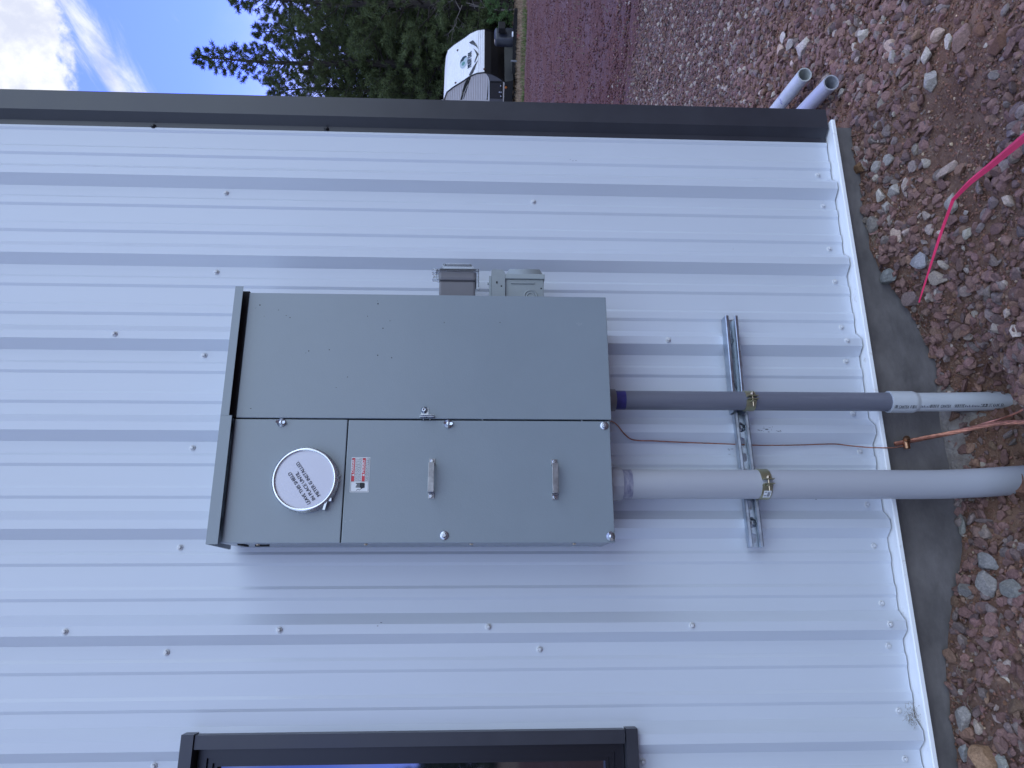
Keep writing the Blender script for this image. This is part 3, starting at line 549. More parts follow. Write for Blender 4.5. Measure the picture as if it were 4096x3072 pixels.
# ------------------------------------------------------------ boxes on the right side
ob=empty('outlet_box','grey outdoor outlet box with clear bubble cover on the panel side','outlet box',(-.50,-.15,1.374))
def rbox(mb,x0,x1,y0,y1,z0,z1,b): mb.box((x0,y0,z0),(x1,y1,z1),b)
mb=MB(); rbox(mb,-.5415,-.4652,-.166,-.096,1.3185,1.4335,.006); ob1=mb.build('back_box',M_plgrey,ob)
mb=MB(); rbox(mb,-.4645,-.428,-.172,-.092,1.3150,1.4360,.009); mb.build('gasket_frame',M_plgrey,ob)
mb=MB(); # clear cover: flange, skirt and domed face
rbox(mb,-.4365,-.4275,-.180,-.086,1.306,1.445,.004); pts=[(-.427,-.172,-.094,1.318,1.432),(-.404,-.165,-.101,1.332,1.420),(-.400,-.160,-.106,1.337,1.415)]
for i in range(2):
    a,b=pts[i],pts[i+1]; A=[(a[0],a[1],a[3]),(a[0],a[2],a[3]),(a[0],a[2],a[4]),(a[0],a[1],a[4])]; B=[(b[0],b[1],b[3]),(b[0],b[2],b[3]),(b[0],b[2],b[4]),(b[0],b[1],b[4])]; mb.add(A+B,[(0,1,5,4),(1,2,6,5),(2,3,7,6),(3,0,4,7)])
mb.add(B,[(0,1,2,3)]); mb.box((-.463,-.176,1.306),(-.436,-.090,1.309)); mb.build('bubble_cover',M_clear,ob)
mb=MB(); mb.box((-.462,-.170,1.437),(-.452,-.150,1.456),.002); mb.box((-.438,-.170,1.437),(-.424,-.150,1.458),.002); mb.tube([(-.45,-.165,1.450),(-.436,-.165,1.450)],.003,8); mb.build('hinge',M_clear,ob)
db=empty('disconnect_box','grey steel disconnect box with knockouts below the outlet box','disconnect box',(-.50,-.15,1.18))
MB().box((-.5415,-.182,1.0995),(-.4645,-.070,1.222),.002).build('box_body',M_grey2,db)
mb=MB(); mb.box((-.4640,-.188,1.096),(-.447,-.066,1.2235),.003); q0=[(-.4465,-.184,-.070,1.102,1.219),(-.424,-.174,-.080,1.112,1.209),(-.421,-.168,-.086,1.118,1.203)]
for i in range(2):
    a,b=q0[i],q0[i+1]; A=[(a[0],a[1],a[3]),(a[0],a[2],a[3]),(a[0],a[2],a[4]),(a[0],a[1],a[4])]; B=[(b[0],b[1],b[3]),(b[0],b[2],b[3]),(b[0],b[2],b[4]),(b[0],b[1],b[4])]; mb.add(A+B,[(0,1,5,4),(1,2,6,5),(2,3,7,6),(3,0,4,7)],True)
mb.add(B,[(0,1,2,3)]); mb.build('box_lid',mat('lid_plastic',(.32,.36,.36),.35),db)
mb=MB(); mb.prism([(-.5410,1.2235),(-.444,1.2235),(-.4345,1.2335),(-.4345,1.264),(-.438,1.2665),(-.5410,1.2665)],lambda u,v,d:Vector((u,d,v)),-.190,-.187); mb.box((-.5410,-.187,1.2650),(-.437,-.090,1.2665)); mb.build('side_bracket',M_grey2,db)
mb=MB(); mb.box((-.5405,-.180,1.267),(-.452,-.10,1.274),.001)
for X in (-.520,-.470): mb.tube([(X,-.16,1.274),(X,-.16,1.279)],.004,8)
mb.build('conduit_plate',M_grey2,db)
kc=Vector((-.522,-.1825,1.142)); mb=MB()
for r_ in (.020,.012): mb.lathe(kc,(0,-1,0),[(r_+.0025,0),(r_+.0018,.0016),(r_-.0018,.0016),(r_-.0025,0)],26)
mb.tube([(-.478,-.1835,1.205),(-.478,-.1835,1.130)],.0028,8); mb.build('knockout',M_grey2,db)
for X,Z in [(-.495,1.108),(-.492,1.235)]: mb=MB(); mb.lathe((X,-.1905 if Z>1.2 else -.1825,Z),(0,-1,0),[(.0028,0),(.0001,.0001)],10); mb.build('bolt_hole',M_dark,db)
MB().box((-.483,-.1908,1.247),(-.476,-.1902,1.252)).build('bolt_hole',M_dark,db)
# ------------------------------------------------------------ strut channels
def strut(name,label,xa,xb,za,zb,n_slots,first,rx=0,wy=-.0005):
    o=empty(name,label,'strut channel',((xa+xb)/2,HR,(za+zb)/2),'steel strut channels behind the conduits'); Lh=.0207; 
    def T(x,y,z):   # local y: 0 at back .. -.0413 front, z local
        t=(x-xa)/(xb-xa); cz=za+(zb-za)*t; yy,zz=y*math.cos(rx)-z*math.sin(rx),y*math.sin(rx)+z*math.cos(rx); return Vector((x,HR-.001+yy,cz+zz))
    mb=MB(); prof=[(-.0005,-.013),(0,-Lh),(-.0395,-Lh),(-.0413,-Lh+.002),(-.0413,-.0125),(-.0400,-.0110),(-.034,-.0110)]
    for sgn in (1,-1):
        pr=[(a,b*sgn) for a,b in prof]; vs=[T(x,a,b) for x in (xa,xb) for a,b in pr]; n=len(pr); mb.add(vs,[(i,i+1,n+i+1,n+i) for i in range(n-1)])
        pr2=[(a+(.0022 if i<1 else (-.0022 if False else 0)),b) for i,(a,b) in enumerate(pr)]
    # back web with slots
    L_=xb-xa; xs=[]; p_=first
    while p_<L_-.02: xs.append(p_); p_+=.0508
    prev=0; hw,hl=.0072,.0143
    for c in xs:
        ring_=[(c+hl-hw+hw*math.cos(t),hw*math.sin(t)) for t in np.linspace(-math.pi/2,math.pi/2,7)]+[(c-hl+hw-hw*math.cos(t),hw*math.sin(t)) for t in np.linspace(math.pi/2,-math.pi/2,7)]
        ring_=ring_; out_=[(c+hl*1.05 if i<7 else c-hl*1.05, (-.013 if (i in range(0,4)) else .013) if i<7 else (.013 if i<11 else -.013)) for i in range(14)]
        vs=[T(xa+u,wy,v) for u,v in ring_]+[T(xa+u,wy,v) for u,v in out_]; mb.add(vs,[(i,(i+1)%14,14+(i+1)%14,14+i) for i in range(14)])
        mb.add([T(xa+c+hl*1.05,wy,-.013),T(xa+c+hl*1.05,wy,.013),T(xa+c-hl*1.05,wy,.013),T(xa+c-hl*1.05,wy,-.013)],[]) 
        mb.add([T(xa+prev,wy,-.013),T(xa+c-hl*1.05,wy,-.013),T(xa+c-hl*1.05,wy,.013),T(xa+prev,wy,.013)],[(0,1,2,3)]); prev=c+hl*1.05
    mb.add([T(xa+prev,wy,-.013),T(xb,wy,-.013),T(xb,wy,.013),T(xa+prev,wy,.013)],[(0,1,2,3)])
    ch=mb.build('channel',M_galv,o,norm=False); md=ch.modifiers.new('t','SOLIDIFY'); md.thickness=.0022; md.offset=0
    return o,T
so1,T1=strut('strut_channel','right-hand galvanised strut channel with its end beyond the small conduit',-.868,-.535,.4625,.459,7,.030)
so2,T2=strut('strut_channel','left-hand galvanised strut channel crossing behind the large conduit',-1.293,-.8705,.446,.4525,8,.028,R(-10),-.010)
def sbolt(T,o,x):
    mb=MB(); p=T(x,-.003 if o is so1 else -.0125,0); mb.lathe(p,(0,-1,0),[(.014,0),(.0138,.0015),(.007,.002)],18); mb.lathe(p+Vector((0,-.0015,0)),(0,-1,0),[(.0065,0),(.0062,.006),(.0001,.0065)],6,False); mb.build('mounting_bolt',M_zinc,o)
sbolt(T1,so1,-.61); sbolt(T2,so2,-.914); sbolt(T2,so2,-1.219)
# ------------------------------------------------------------ conduits
def arc(pts,n=40):   # catmull-rom
    P_=[Vector(p) for p in pts]; P_=[2*P_[0]-P_[1]]+P_+[2*P_[-1]-P_[-2]]; out_=[]
    for i in range(1,len(P_)-2):
        for k in range(n): 
            t=k/n; a,b,c_,d=P_[i-1:i+3]; out_.append(.5*((2*b)+(-a+c_)*t+(2*a-5*b+4*c_-d)*t*t+(-a+3*b-3*c_+d)*t**3))
    return out_+[P_[-2]]
big_c=empty('large_conduit','thick grey plastic conduit running from the panel into the ground','conduit',(-1.109,-.12,0))
bx=-1.109; by=-.119
MB().tube(arc([(bx,by,.905),(bx,by,.5),(bx,by,.1),(bx,by-.001,-.10),(bx+.004,by-.008,-.24),(bx+.010,by-.022,-.36),(bx+.012,by-.05,-.48)],10),.0445,40).build('pipe',M_pvc,big_c)
mb=MB(); mb.lathe((bx,by,.869),(0,0,1),[(.0445,0),(.0495,.001),(.0515,.012),(.0515,.055)],12,False); mb.build('coupling',M_pvc,big_c)
mb=MB(); mb.lathe((bx,by,.845),(0,0,1),[(.0448,-.004),(.0448,.024)],40); mb.build('primer_band',mat('primer_smear',(.15,.15,.24),.4,col2=(.34,.34,.40),vscale=30,stretch=(1,1,3)),big_c)
sx_,sy_=-.8405,-.104
small=empty('small_conduit','thinner dark grey conduit with a pale lower section entering the dirt','conduit',(sx_,sy_,0))
MB().tube([(sx_,sy_,.91),(sx_,sy_,.45),(sx_,sy_,-.035)],.0302,32).build('pipe',M_pvcdark,small)
mb=MB(); mb.lathe((sx_,sy_,.873),(0,0,1),[(.0303,0),(.035,.001),(.036,.02),(.036,.04)],28); mb.build('coupling',M_plgrey,small)
mb=MB(); mb.lathe((sx_,sy_,.842),(0,0,1),[(.0305,0),(.0305,.030)],32); mb.build('primer_band',M_primer,small)
low=arc([(sx_,sy_,-.012),(sx_,sy_,-.05),(sx_,sy_,-.10),(sx_,sy_-.001,-.13),(sx_+.001,sy_-.002,-.22),(sx_+.002,sy_-.010,-.33),(sx_+.003,sy_-.03,-.44)],10)
mb=MB(); z_=lambda a:a; mb.tube(low,[.0350 if p.z>-.092 else (.0302+.0048*max(0,(p.z+.106)/.014) if p.z>-.106 else .0302) for p in low],36); lowp=mb.build('bell_end_section',M_pvclight,small)
mb=MB(); mb.lathe((sx_,sy_,-.0125),(0,0,1),[(.0350,0),(.0338,.0022),(.0306,.0022)],36); mb.build('collar_rim',mat('collar_grey',(.33,.35,.38),.5),lowp)  # collar rim in a darker grey than the pale section
def on_pipe(zs,th,off=.0005):   # point on the light section: zs world z, th metres around from print line
    r_=.0350 if zs>-.090 else .0302; a=R(-132)-th/r_; k=min(range(len(low)),key=lambda i:abs(low[i].z-zs)); c_=low[k]; return Vector((c_.x+(r_+off)*math.cos(a),c_.y+(r_+off)*math.sin(a),zs))
mb=MB(); mg=MB()
def zx(x): return W(x,1620,-.13).z
for x in (3594,3764,3965):
    z0=zx(x); 
    mw=MB(); text_into(mw,'CANTEX.',.0135,lambda u,v,z0=z0:on_pipe(z0-u,-(v-.004)),sx=.62,bold=.00022); mw.build('pipe_print',M_ink,lowp,norm=False)
    mg=MB()
    rr=random.Random(x)
    for i in range(26):
        a=z0-i*.0013; l=.0009; mg.add([on_pipe(a,.0048),on_pipe(a-l,.0048),on_pipe(a-l,.0060),on_pipe(a,.0060)],[(0,1,2,3)])
    mg.build('faded_print',M_inkgrey,lowp,norm=False)
for x0_,x1_ in [(3577,3590),(3641,3673),(3722,3758),(3818,3855),(3920,3960)]:
    a=zx(x0_); b=zx(x1_); z=a; rr=random.Random(x0_); mb=MB()
    while z>b:
        w_=rr.choice([.0007,.0014,.0022]); mb.add([on_pipe(z,.005),on_pipe(z-w_,.005),on_pipe(z-w_,-.006),on_pipe(z,-.006)],[(0,1,2,3)]); z-=w_+rr.choice([.0007,.0012,.002])
    mb.build('barcode_print',M_ink,lowp,norm=False)
for x0_,x1_ in [(3674,3716),(3859,3915)]:
    z=zx(x0_); rr=random.Random(x0_); mg=MB()
    while z>zx(x1_):
        w_=rr.choice([.003,.005]); v0=rr.uniform(-.004,0); mg.add([on_pipe(z,.004),on_pipe(z-w_,.0045),on_pipe(z-w_*.8,v0),on_pipe(z-.001,v0)],[(0,1,2,3)]); z-=w_+.001
    mg.build('faded_print',M_inkgrey,lowp,norm=False)
# clamps
def clamp(label,c,r,z,sticker):
    o=empty('pipe_clamp',label,'pipe clamp',(c[0],c[1],z),'yellow zinc straps holding the conduits'); cx,cy=c; w=.0155
    def half(sgn):
        mb=MB(); a0=math.radians(-90+sgn*9); a1=math.radians(-90+sgn*155); n=18; pr=[]
        A=[a0+(a1-a0)*k/n for k in range(n+1)]; pr=[(cx+(r+.0015)*math.cos(t),cy+(r+.0015)*math.sin(t)) for t in A]
        e=Vector((sgn*math.sin(math.radians(9)),-1)); pr=[(pr[0][0],pr[0][1]-.020)]+pr+[(cx+sgn*.012,-.060)]
        vs=[(x,y,z+s_*w) for s_ in (-1,1) for x,y in pr]; m_=len(pr); mb.add(vs,[(i,i+1,m_+i+1,m_+i) for i in range(m_-1)],False)
        h=mb.build('strap_half',M_yzinc,o); md=h.modifiers.new('t','SOLIDIFY'); md.thickness=.0022; md.offset=0; return h
    half(1); half(-1); y=cy-r-.012
    mb=MB(); mb.tube([(cx+.018,y,z),(cx-.028,y,z)],.0028,10); mb.lathe((cx+.0095,y,z),(1,0,0),[(.0062,0),(.006,.005),(.0001,.0055)],6,False); mb.build('clamp_bolt',M_gold,o)
    mb=MB(); mb.box((cx-.0135,y-.006,z-.007),(cx-.0095,y+.006,z+.007),.001); mb.build('clamp_nut',M_yzinc,o)
    if sticker:
        mb=MB(); mi=MB()
        def T(u,v,d): 
            a=math.radians(-139)-u/(r+.004); return Vector((cx+(r+.0032+d)*math.cos(a),cy+(r+.0032+d)*math.sin(a),z+v))
        for k in range(6): u=-.014+k*.0045; mb.add([T(u,-.0125,0),T(u+.0045,-.0125,0),T(u+.0045,.0105,0),T(u,.0105,0)],[(0,1,2,3)])
        for k in range(9): u=-.009+k*.0019; mi.add([T(u,-.009,.0005),T(u+.0009,-.009,.0005),T(u+.0009,-.001,.0005),T(u,-.001,.0005)],[(0,1,2,3)])
        for k in range(3): mi.add([T(-.011,.001+k*.003,.0005),T(.006,.001+k*.003,.0005),T(.006,.0025+k*.003,.0005),T(-.011,.0025+k*.003,.0005)],[(0,1,2,3)])
        s_=mb.build('sticker',M_label,o,norm=False); mi.build('sticker_print',M_ink,s_,norm=False)
clamp('yellow zinc pipe clamp around the thin dark conduit',(sx_,sy_),.0302,.4455,False)
clamp('yellow zinc pipe clamp with white sticker around the thick conduit',(bx,by),.0445,.436,True)
# ------------------------------------------------------------ copper
wp=[(-.8965,-.075,.925),(-.897,-.055,.880),(-.906,-.045,.856),(-.938,-.012,.834),(-.958,-.010,.802),(-.960,-.012,.70),(-.963,-.016,.60),(-.967,-.028,.50),(-.968,-.030,.44),(-.970,-.020,.38),(-.971,-.010,.30),(-.967,-.008,.20),(-.966,-.012,.14),(-.976,-.040,.05),(-.976,-.055,.0),(-.974,-.060,-.04),(-.966,-.064,-.075)]
pxw=[(2428,1683),(2448,1686),(2470,1702),(2500,1738),(2535,1760),(2620,1764),(2700,1768),(2800,1772),(2940,1777),(3040,1781),(3200,1780),(3330,1776),(3400,1783),(3480,1790),(3550,1791),(3590,1789),(3640,1778)]
wdep=[-.10,-.075,-.055,-.035,-.014,-.012,-.012,-.016,-.026,-.022,-.014,-.012,-.020,-.036,-.052,-.058,-.062]
o=MB().tube(arc([W(x,y,d) for (x,y),d in zip(pxw,wdep)],6),.0021,8).build('copper_wire',M_copperdull); tag(o,'thin reddish copper wire running down the white wall between the conduits','wire')
def stranded(name,pts,r,label):
    c_=arc(pts,8); mb=MB(); n=7
    for k in range(n):
        q=[]; a=None; s_=0
        for i,p in enumerate(c_):
            t=(c_[min(i+1,len(c_)-1)]-c_[max(i-1,0)]).normalized(); a=t.cross(Vector((0,1,0))).normalized(); b=t.cross(a); s_+=(c_[i]-c_[i-1]).length if i else 0
            ph=s_*55+2*math.pi*k/(n-1) if k<n-1 else 0; rr_=r*.64 if k<n-1 else 0; q.append(p+(a*math.cos(ph)+b*math.sin(ph))*rr_)
        mb.tube(q,r*.40,7)
    o=mb.build(name,M_copperdull); return tag(o,label,'ground cable')
cc=[W(3579,1776,-.058),W(3640,1764,-.066),W(3720,1748,-.085),W(3800,1733,-.11),W(3880,1715,-.15),W(3960,1698,-.20),W(4040,1690,-.25),W(4130,1690,-.30),W(4220,1700,-.36)]
stranded('ground_cable',cc,.0072,'thick stranded copper cable rising from the dirt to a bronze bolt')
cw=[W(3835,1728,-.120),W(3880,1712,-.150),W(3950,1690,-.19),W(4000,1676,-.22),W(4045,1660,-.26),W(4096,1636,-.30),W(4150,1600,-.34)]
o=MB().tube(arc(cw,8),.0030,10).build('bare_copper_wire',M_copper); tag(o,'shiny bare copper wire curving out of the dirt beside the stranded cable','wire')
cn=empty('split_bolt_connector','small bronze split bolt clamping the thin wire to the thick cable','connector',tuple(W(3625,1771,-.066)))
p=W(3625,1774,-.066); ax=(W(3620,1750,-.066)-W(3628,1795,-.066)).normalized()
mb=MB(); mb.tube([p-ax*.017,p+ax*.014],.0100,12); mb.build('bolt_body',M_bronze,cn)
mb=MB(); mb.lathe(p+ax*.010+Vector((0,-.004,0)),(ax+Vector((0,-1.2,.15))).normalized(),[(.0118,0),(.0118,.005),(.0092,.0055),(.009,.012),(.0001,.0125)],6,False); mb.build('hex_nut',M_bronze,cn)
# ------------------------------------------------------------ loose pipes at the corner
for (a,b,lab_,mt,grp) in [((3219,298),(3112,430),'white plastic pipe with purple primer smear lying at the building corner',mat('offwhite_pvc',(.50,.52,.50),.42,var=.08,vscale=14),1),((3325,330),(3222,436),'grey plastic pipe lying nearest the foundation at the building corner',M_pvc,0)]:
    A=GZ(*a,-.075 if grp else -.065); B=GZ(*b,-.085 if grp else -.075); d=(B-A).normalized(); E=A+d*1.6
    o=empty('loose_pipe',lab_,'pipe',tuple(A),'open pipe ends past the corner'); MB().pipe([A,A+d*.3,E],.0305,.0255,32).build('pipe',mt,o)
    if grp:
        mb=MB(); mb.tube([A+d*.195,A+d*.213],.0308,32,False); mb.build('primer_smear',mat('primer_purple_light',(.14,.13,.32),.5,col2=(.5,.52,.5),vscale=40,thr=(.45,.55)),o)
# pink tape
tp=[(3676,1210,-.10),(3720,1070,-.09),(3765,930,-.08),(3812,800,-.07),(3880,730,-.05),(3960,665,-.03),(4096,552,.03),(4180,480,.06)]
wd_=[.0035,.0055,.0075,.008,.013,.016,.019,.02]
mb=MB(); c_=arc([GZ(x,y,z) for x,y,z in tp[:4]],9)[:-1]+arc([GZ(x,y,z) for x,y,z in tp[3:]],8); ws=np.interp(np.linspace(0,1,len(c_)),np.linspace(0,1,len(wd_)),wd_); vs=[]
for i,p in enumerate(c_):
    t=(c_[min(i+1,len(c_)-1)]-c_[max(i-1,0)]).normalized(); s_=t.cross((p-CP).normalized()); s_=Vector((s_.x,s_.y,s_.z*.8)).normalized(); k=float(ws[i]); bend=Vector((0,0,.0035))*(1 if i>22 else .5)
    vs+=[p-s_*k*.5,p+bend+s_*k*.12,p+s_*k*.5]
n=len(c_); mb.add(vs,[(i*3+j,i*3+j+1,(i+1)*3+j+1,(i+1)*3+j) for i in range(n-1) for j in (0,1)]); o=mb.build('marking_tape',M_pink); tag(o,'bright pink marking tape stretched over the gravel','tape')
md=o.modifiers.new('t','SOLIDIFY'); md.thickness=.0006
# small debris
p=G(4055,1532,.0); o=MB().bar(p+Vector((-.004,0,.010)),p+Vector((.006,-.010,.012)),.005,.002).build('plastic_scrap',mat('green_plastic',(.05,.36,.20),.4)); tag(o,'tiny green plastic scrap on the brown dirt by the pale conduit','scrap')
mb=MB(); rr=random.Random(3); c0=W(3652,2865,-.022)
for _ in range(150):
    a=c0+Vector((rr.gauss(0,.013),rr.uniform(-.016,.006),rr.gauss(.004,.010))); d=Vector((rr.gauss(0,1),rr.gauss(0,.5),rr.gauss(0,1))).normalized()*rr.uniform(.004,.014); mb.tube([a,a+d*.5+Vector((0,-.002,.001)),a+d],.00035,3,False)
o=mb.build('dry_grass_wad',mat('dry_straw',(.25,.21,.15),.9)); tag(o,'small wad of dry grass and web caught on the white sill','debris')
mb=MB()
for _ in range(46):
    x,y=rr.choice([(3480,640),(3500,655),(3520,2760),(3850,2800),(3840,2700),(3560,2480),(3800,2900),(3520,950),(3700,1290),(3960,1330),(3600,350),(3420,230)]); p=G(x+rr.uniform(-30,30),y+rr.uniform(-30,30),.012)
    d=Vector((rr.gauss(0,1),rr.gauss(0,1),rr.gauss(0,.25))).normalized()*rr.uniform(.02,.06); mb.tube([p,p+d*.5+Vector((0,0,.010)),p+d],.0006,4,False)
o=mb.build('pine_straw',MATS['dry_straw']); tag(o,'pale dry pine needles scattered over the gravel','straw',kind='stuff')
# ------------------------------------------------------------ travel trailer
TD=30.0; dN=ray(1940,290); dN=dN/math.hypot(dN.x,dN.y); Np=CP+dN*TD; hd=Vector((dN.x,dN.y,0)).normalized(); hr=Vector((hd.y,-hd.x,0))
al=R(49); FA=hr*math.sin(al)-hd*math.cos(al); WA=hr*math.cos(al)+hd*math.sin(al); TW=2.42
tr=empty('travel_trailer','white and grey travel trailer with black swooshes parked before the pines','trailer',(Np.x,Np.y,-.15))
def TP(s_,w,z): return Vector((Np.x,Np.y,0))-FA*s_+WA*w+Vector((0,0,z))    # s back from nose, w from near side
def trz(x): return CP.z+dN.z/math.hypot(dN.x,dN.y)*0+ (1937-x)/FPX*30.9
prof=[(0,trz(1940)),(.05,trz(1913)),(.21,trz(1887)),(.42,trz(1866)),(.76,trz(1826)),(1.02,trz(1802)),(1.38,trz(1792)),(1.9,trz(1786)),(3.2,trz(1783)),(6.6,trz(1783))]
pz=[(0,trz(1940)),(.05,trz(1964)),(.20,trz(1989)),(.42,trz(2013))]
def side_plane(x,y,w=0):
    d=ray(x,y); o_=TP(0,w,0); k=(o_-CP).dot(WA)/d.dot(WA); p=CP+d*k; rel=p-Vector((Np.x,Np.y,0)); return (-rel.dot(FA),p.z)
zs_=np.array([p[1] for p in prof[:7]]); ss_=np.array([p[0] for p in prof[:7]]); zlo=np.array([p[1] for p in pz[::-1]]); slo=np.array([p[0] for p in pz[::-1]])
def front_s(z):
    if z>=prof[0][1]: return float(np.interp(z,zs_,ss_))
    return float(np.interp(z,zlo,slo))
M_tw=mat('trailer_white',(.78,.78,.80),.4,var=.03); M_tg=mat('trailer_grey_siding',(.66,.63,.62),.4,var=.03); M_tdk=mat('trailer_dark_panel',(.022,.021,.027),.4); M_tblk=mat('trailer_black',(.006,.006,.008),.45)
mb=MB(); z0_,z1_=trz(2013),trz(1783); n=130; vs=[]
for i in range(n+1):
    z=z0_+(z1_-z0_)*i/n; off=-.010*abs(math.sin(i*math.pi/n*27)); vs+=[TP(front_s(min(z,zs_[-1])),off,z),TP(6.6,off,z)]
mb.add(vs,[(2*i,2*i+1,2*i+3,2*i+2) for i in range(n)]); side=mb.build('side_wall',M_tg,tr,norm=False)
mb=MB(); n=120; vs=[]; zz=[prof[0][1]+(zs_[-1]-prof[0][1])*i/n for i in range(n+1)]
for i,z in enumerate(zz):
    o_=.012*abs(math.sin(i*math.pi/n*22)); vs+=[TP(front_s(z)-o_,0,z+o_*.5),TP(front_s(z)-o_,TW,z+o_*.5)]
mb.add(vs,[(2*i,2*i+1,2*i+3,2*i+2) for i in range(n)]); front=mb.build('front_cap',M_tw,tr,norm=False)
mb=MB(); vs=[TP(s_,w,z) for s_,z in prof[6:] for w in (0,TW)]; mb.add(vs,[(2*i,2*i+1,2*i+3,2*i+2) for i in range(3)]); mb.add([TP(front_s(z),TW,z) for z in np.linspace(z0_,zs_[-1],14)]+[TP(6.6,TW,zs_[-1]),TP(6.6,TW,z0_)],[tuple(range(16))]); mb.add([TP(6.6,0,z0_),TP(6.6,TW,z0_),TP(6.6,TW,z1_),TP(6.6,0,z1_)],[(0,1,2,3)]); mb.build('roof',M_tw,tr,norm=False)
mb=MB(); n=16; vs=[]
for i in range(n+1):
    z=z0_+(prof[0][1]-z0_)*i/n; vs+=[TP(front_s(z)+.004,0,z),TP(front_s(z)+.004,TW,z)]
mb.add(vs,[(2*i,2*i+1,2*i+3,2*i+2) for i in range(n)]); mb.build('lower_front',M_tblk,tr,norm=False)
edge=[TP(front_s(z)-.012,-.018,z) for z in np.linspace(z0_,zs_[-1],40)]+[TP(s_,-.018,z) for s_,z in prof[7:]]
MB().tube(edge,.028,8).build('edge_moulding',M_tblk,tr); MB().tube([TP(front_s(z)-.01,TW,z) for z in np.linspace(z0_,zs_[-1],40)],.02,8).build('edge_moulding',M_tblk,tr)
mb=MB(); mb.hexa([TP(.35,0,trz(2044)),TP(6.6,0,trz(2044)),TP(6.6,TW,trz(2044)),TP(.35,TW,trz(2044)),TP(.42,0,z0_),TP(6.6,0,z0_),TP(6.6,TW,z0_),TP(.42,TW,z0_)]); mb.build('chassis',M_tblk,tr)
# lower dark siding, window-like storage door
def side_poly(pts,off): return [TP(s_,-off,z) for s_,z in (side_plane(x,y) for x,y in pts)]
def zp(x,y): return (1750+.18083*x,100+.18083*y)
q=[zp(*a) for a in [(1075,1075),(1130,1150),(1150,1240),(1150,1700),(1445,1700),(1452,1200),(1320,1125),(1180,1068)]]
mb=MB(); mb.add(side_poly(q,.014),[tuple(range(8))]); mb.build('dark_skirt_siding',mat('dark_grey_siding',(.10,.10,.115),.45),tr,norm=False)
q=[zp(*a) for a in [(1160,1235),(1435,1240),(1435,1620),(1160,1612)]]; sq=side_poly(q,.020); mb=MB(); mb.hexa(side_poly(q,.0155)+side_poly(q,.035)); dr=mb.build('storage_door',M_tblk,tr)
q=[zp(*a) for a in [(1180,1262),(1412,1266),(1412,1596),(1180,1590)]]; mb=MB(); mb.hexa(side_poly(q,.036)+side_poly(q,.045)); mb.build('door_panel',M_tdk,dr)
mb=MB()
for x,y in [(1402,1322),(1405,1552),(1372,1462),(1410,1464)]:
    s_,z=side_plane(*zp(x,y)); p=TP(s_,-.05,z); mb.lathe(p,-WA,[(.03,0),(.028,.02),(.0001,.022)],8)
mb.build('door_latch',mat('latch_chrome',(.6,.6,.62),.3,1),dr)
s_,z=side_plane(*zp(1513,1373)); mb=MB(); mb.lathe(TP(s_,-.004,z),-WA,[(.05,0),(.05,.03),(.0001,.035)],10); mb.build('marker_light',mat('amber_lens',(.55,.16,.03),.3),tr)
for x,y in [(448,568),(400,1290),(1035,985)]:
    # on front cap
    best=None
    for k in range(400):
        zt=zs_[-1]-(zs_[-1]-zs_[0])*k/400; d=ray(*zp(x,y)); tt=(zt-CP.z)/d.z if abs(d.z)>1e-6 else 0; 
        # intersect ray with front surface strip at zt: solve along WA
        pl=TP(front_s(zt),0,zt); kk=(pl-CP).dot(FA)/d.dot(FA); pp_=CP+d*kk; e=abs(pp_.z-zt)
        if best is None or e<best[0]: best=(e,pp_,zt)
    mb=MB(); mb.lathe(best[1]+FA*.01,FA,[(.045,0),(.04,.03),(.0001,.032)],10); mb.build('clearance_light',mat('lamp_brown',(.09,.05,.035),.4),tr)
def front_pt(x,y):
    d=ray(x,y); best=None
    for k in range(160):
        zt=zs_[0]+(zs_[-1]-zs_[0])*k/159; pl=TP(front_s(zt),0,zt); kk=(pl-CP).dot(FA)/d.dot(FA); pp_=CP+d*kk; e=abs(pp_.z-zt)
        if best is None or e<best[0]: best=(e,pp_,zt)
    p=best[1]; rel=p-Vector((Np.x,Np.y,0)); return (rel.dot(WA),best[2])
def FS(w,z,off=.022): return TP(front_s(z)-off,w,z+off*.4)
# lettering on front cap
aM,aK=front_pt(*zp(700,955)),front_pt(*zp(715,605)); Ltxt=abs(aK[0]-aM[0]); zt=(aM[1]+aK[1])/2-.03
aM0=min(aM[0],aK[0]); vsx,_=text_mesh('MOSSY OAK',.30); wid=max(v.x for v in vsx)
mb=MB(); text_into(mb,'MOSSY OAK',.30,lambda u,v:FS(aM0+u,zt-.05+v*.72,.026),sx=Ltxt/wid,bold=.012); mb.build('lettering',mat('dark_green_vinyl',(.012,.03,.035),.4),front,norm=False)
ec=front_pt(*zp(585,830)); mb=MB(); n=28; vs=[FS(ec[0]+.33*math.cos(2*math.pi*k/n),ec[1]+.155*math.sin(2*math.pi*k/n)) for k in range(n)]; mb.add(vs,[tuple(range(n))]); em=mb.build('emblem',mat('emblem_pale',(.42,.50,.52),.4),front,norm=False)
mb=MB(); mb.add([FS(ec[0]+a,ec[1]+b,.030) for a,b in [(.02,.14),(.20,.12),(.31,.03),(.30,-.06),(.18,-.13),(.16,-.03),(.06,.02),(.10,.07)]],[tuple(range(8))]); mb.build('emblem_dark_half',mat('emblem_dark',(.01,.03,.03),.4),em,norm=False)
mb=MB(); mb.add([FS(ec[0]+a,ec[1]+b,.031) for a,b in [(-.20,.02),(-.12,.08),(-.02,.06),(.03,.01),(-.04,-.05),(-.14,-.06)]],[tuple(range(6))]); mb.build('emblem_leaf',mat('emblem_green',(.10,.26,.22),.4),em,norm=False)
def fpoly(mb,pts,off=.024): mb.add([FS(*front_pt(*zp(*p)),off) for p in pts],[tuple(range(len(pts)))])
mb=MB()
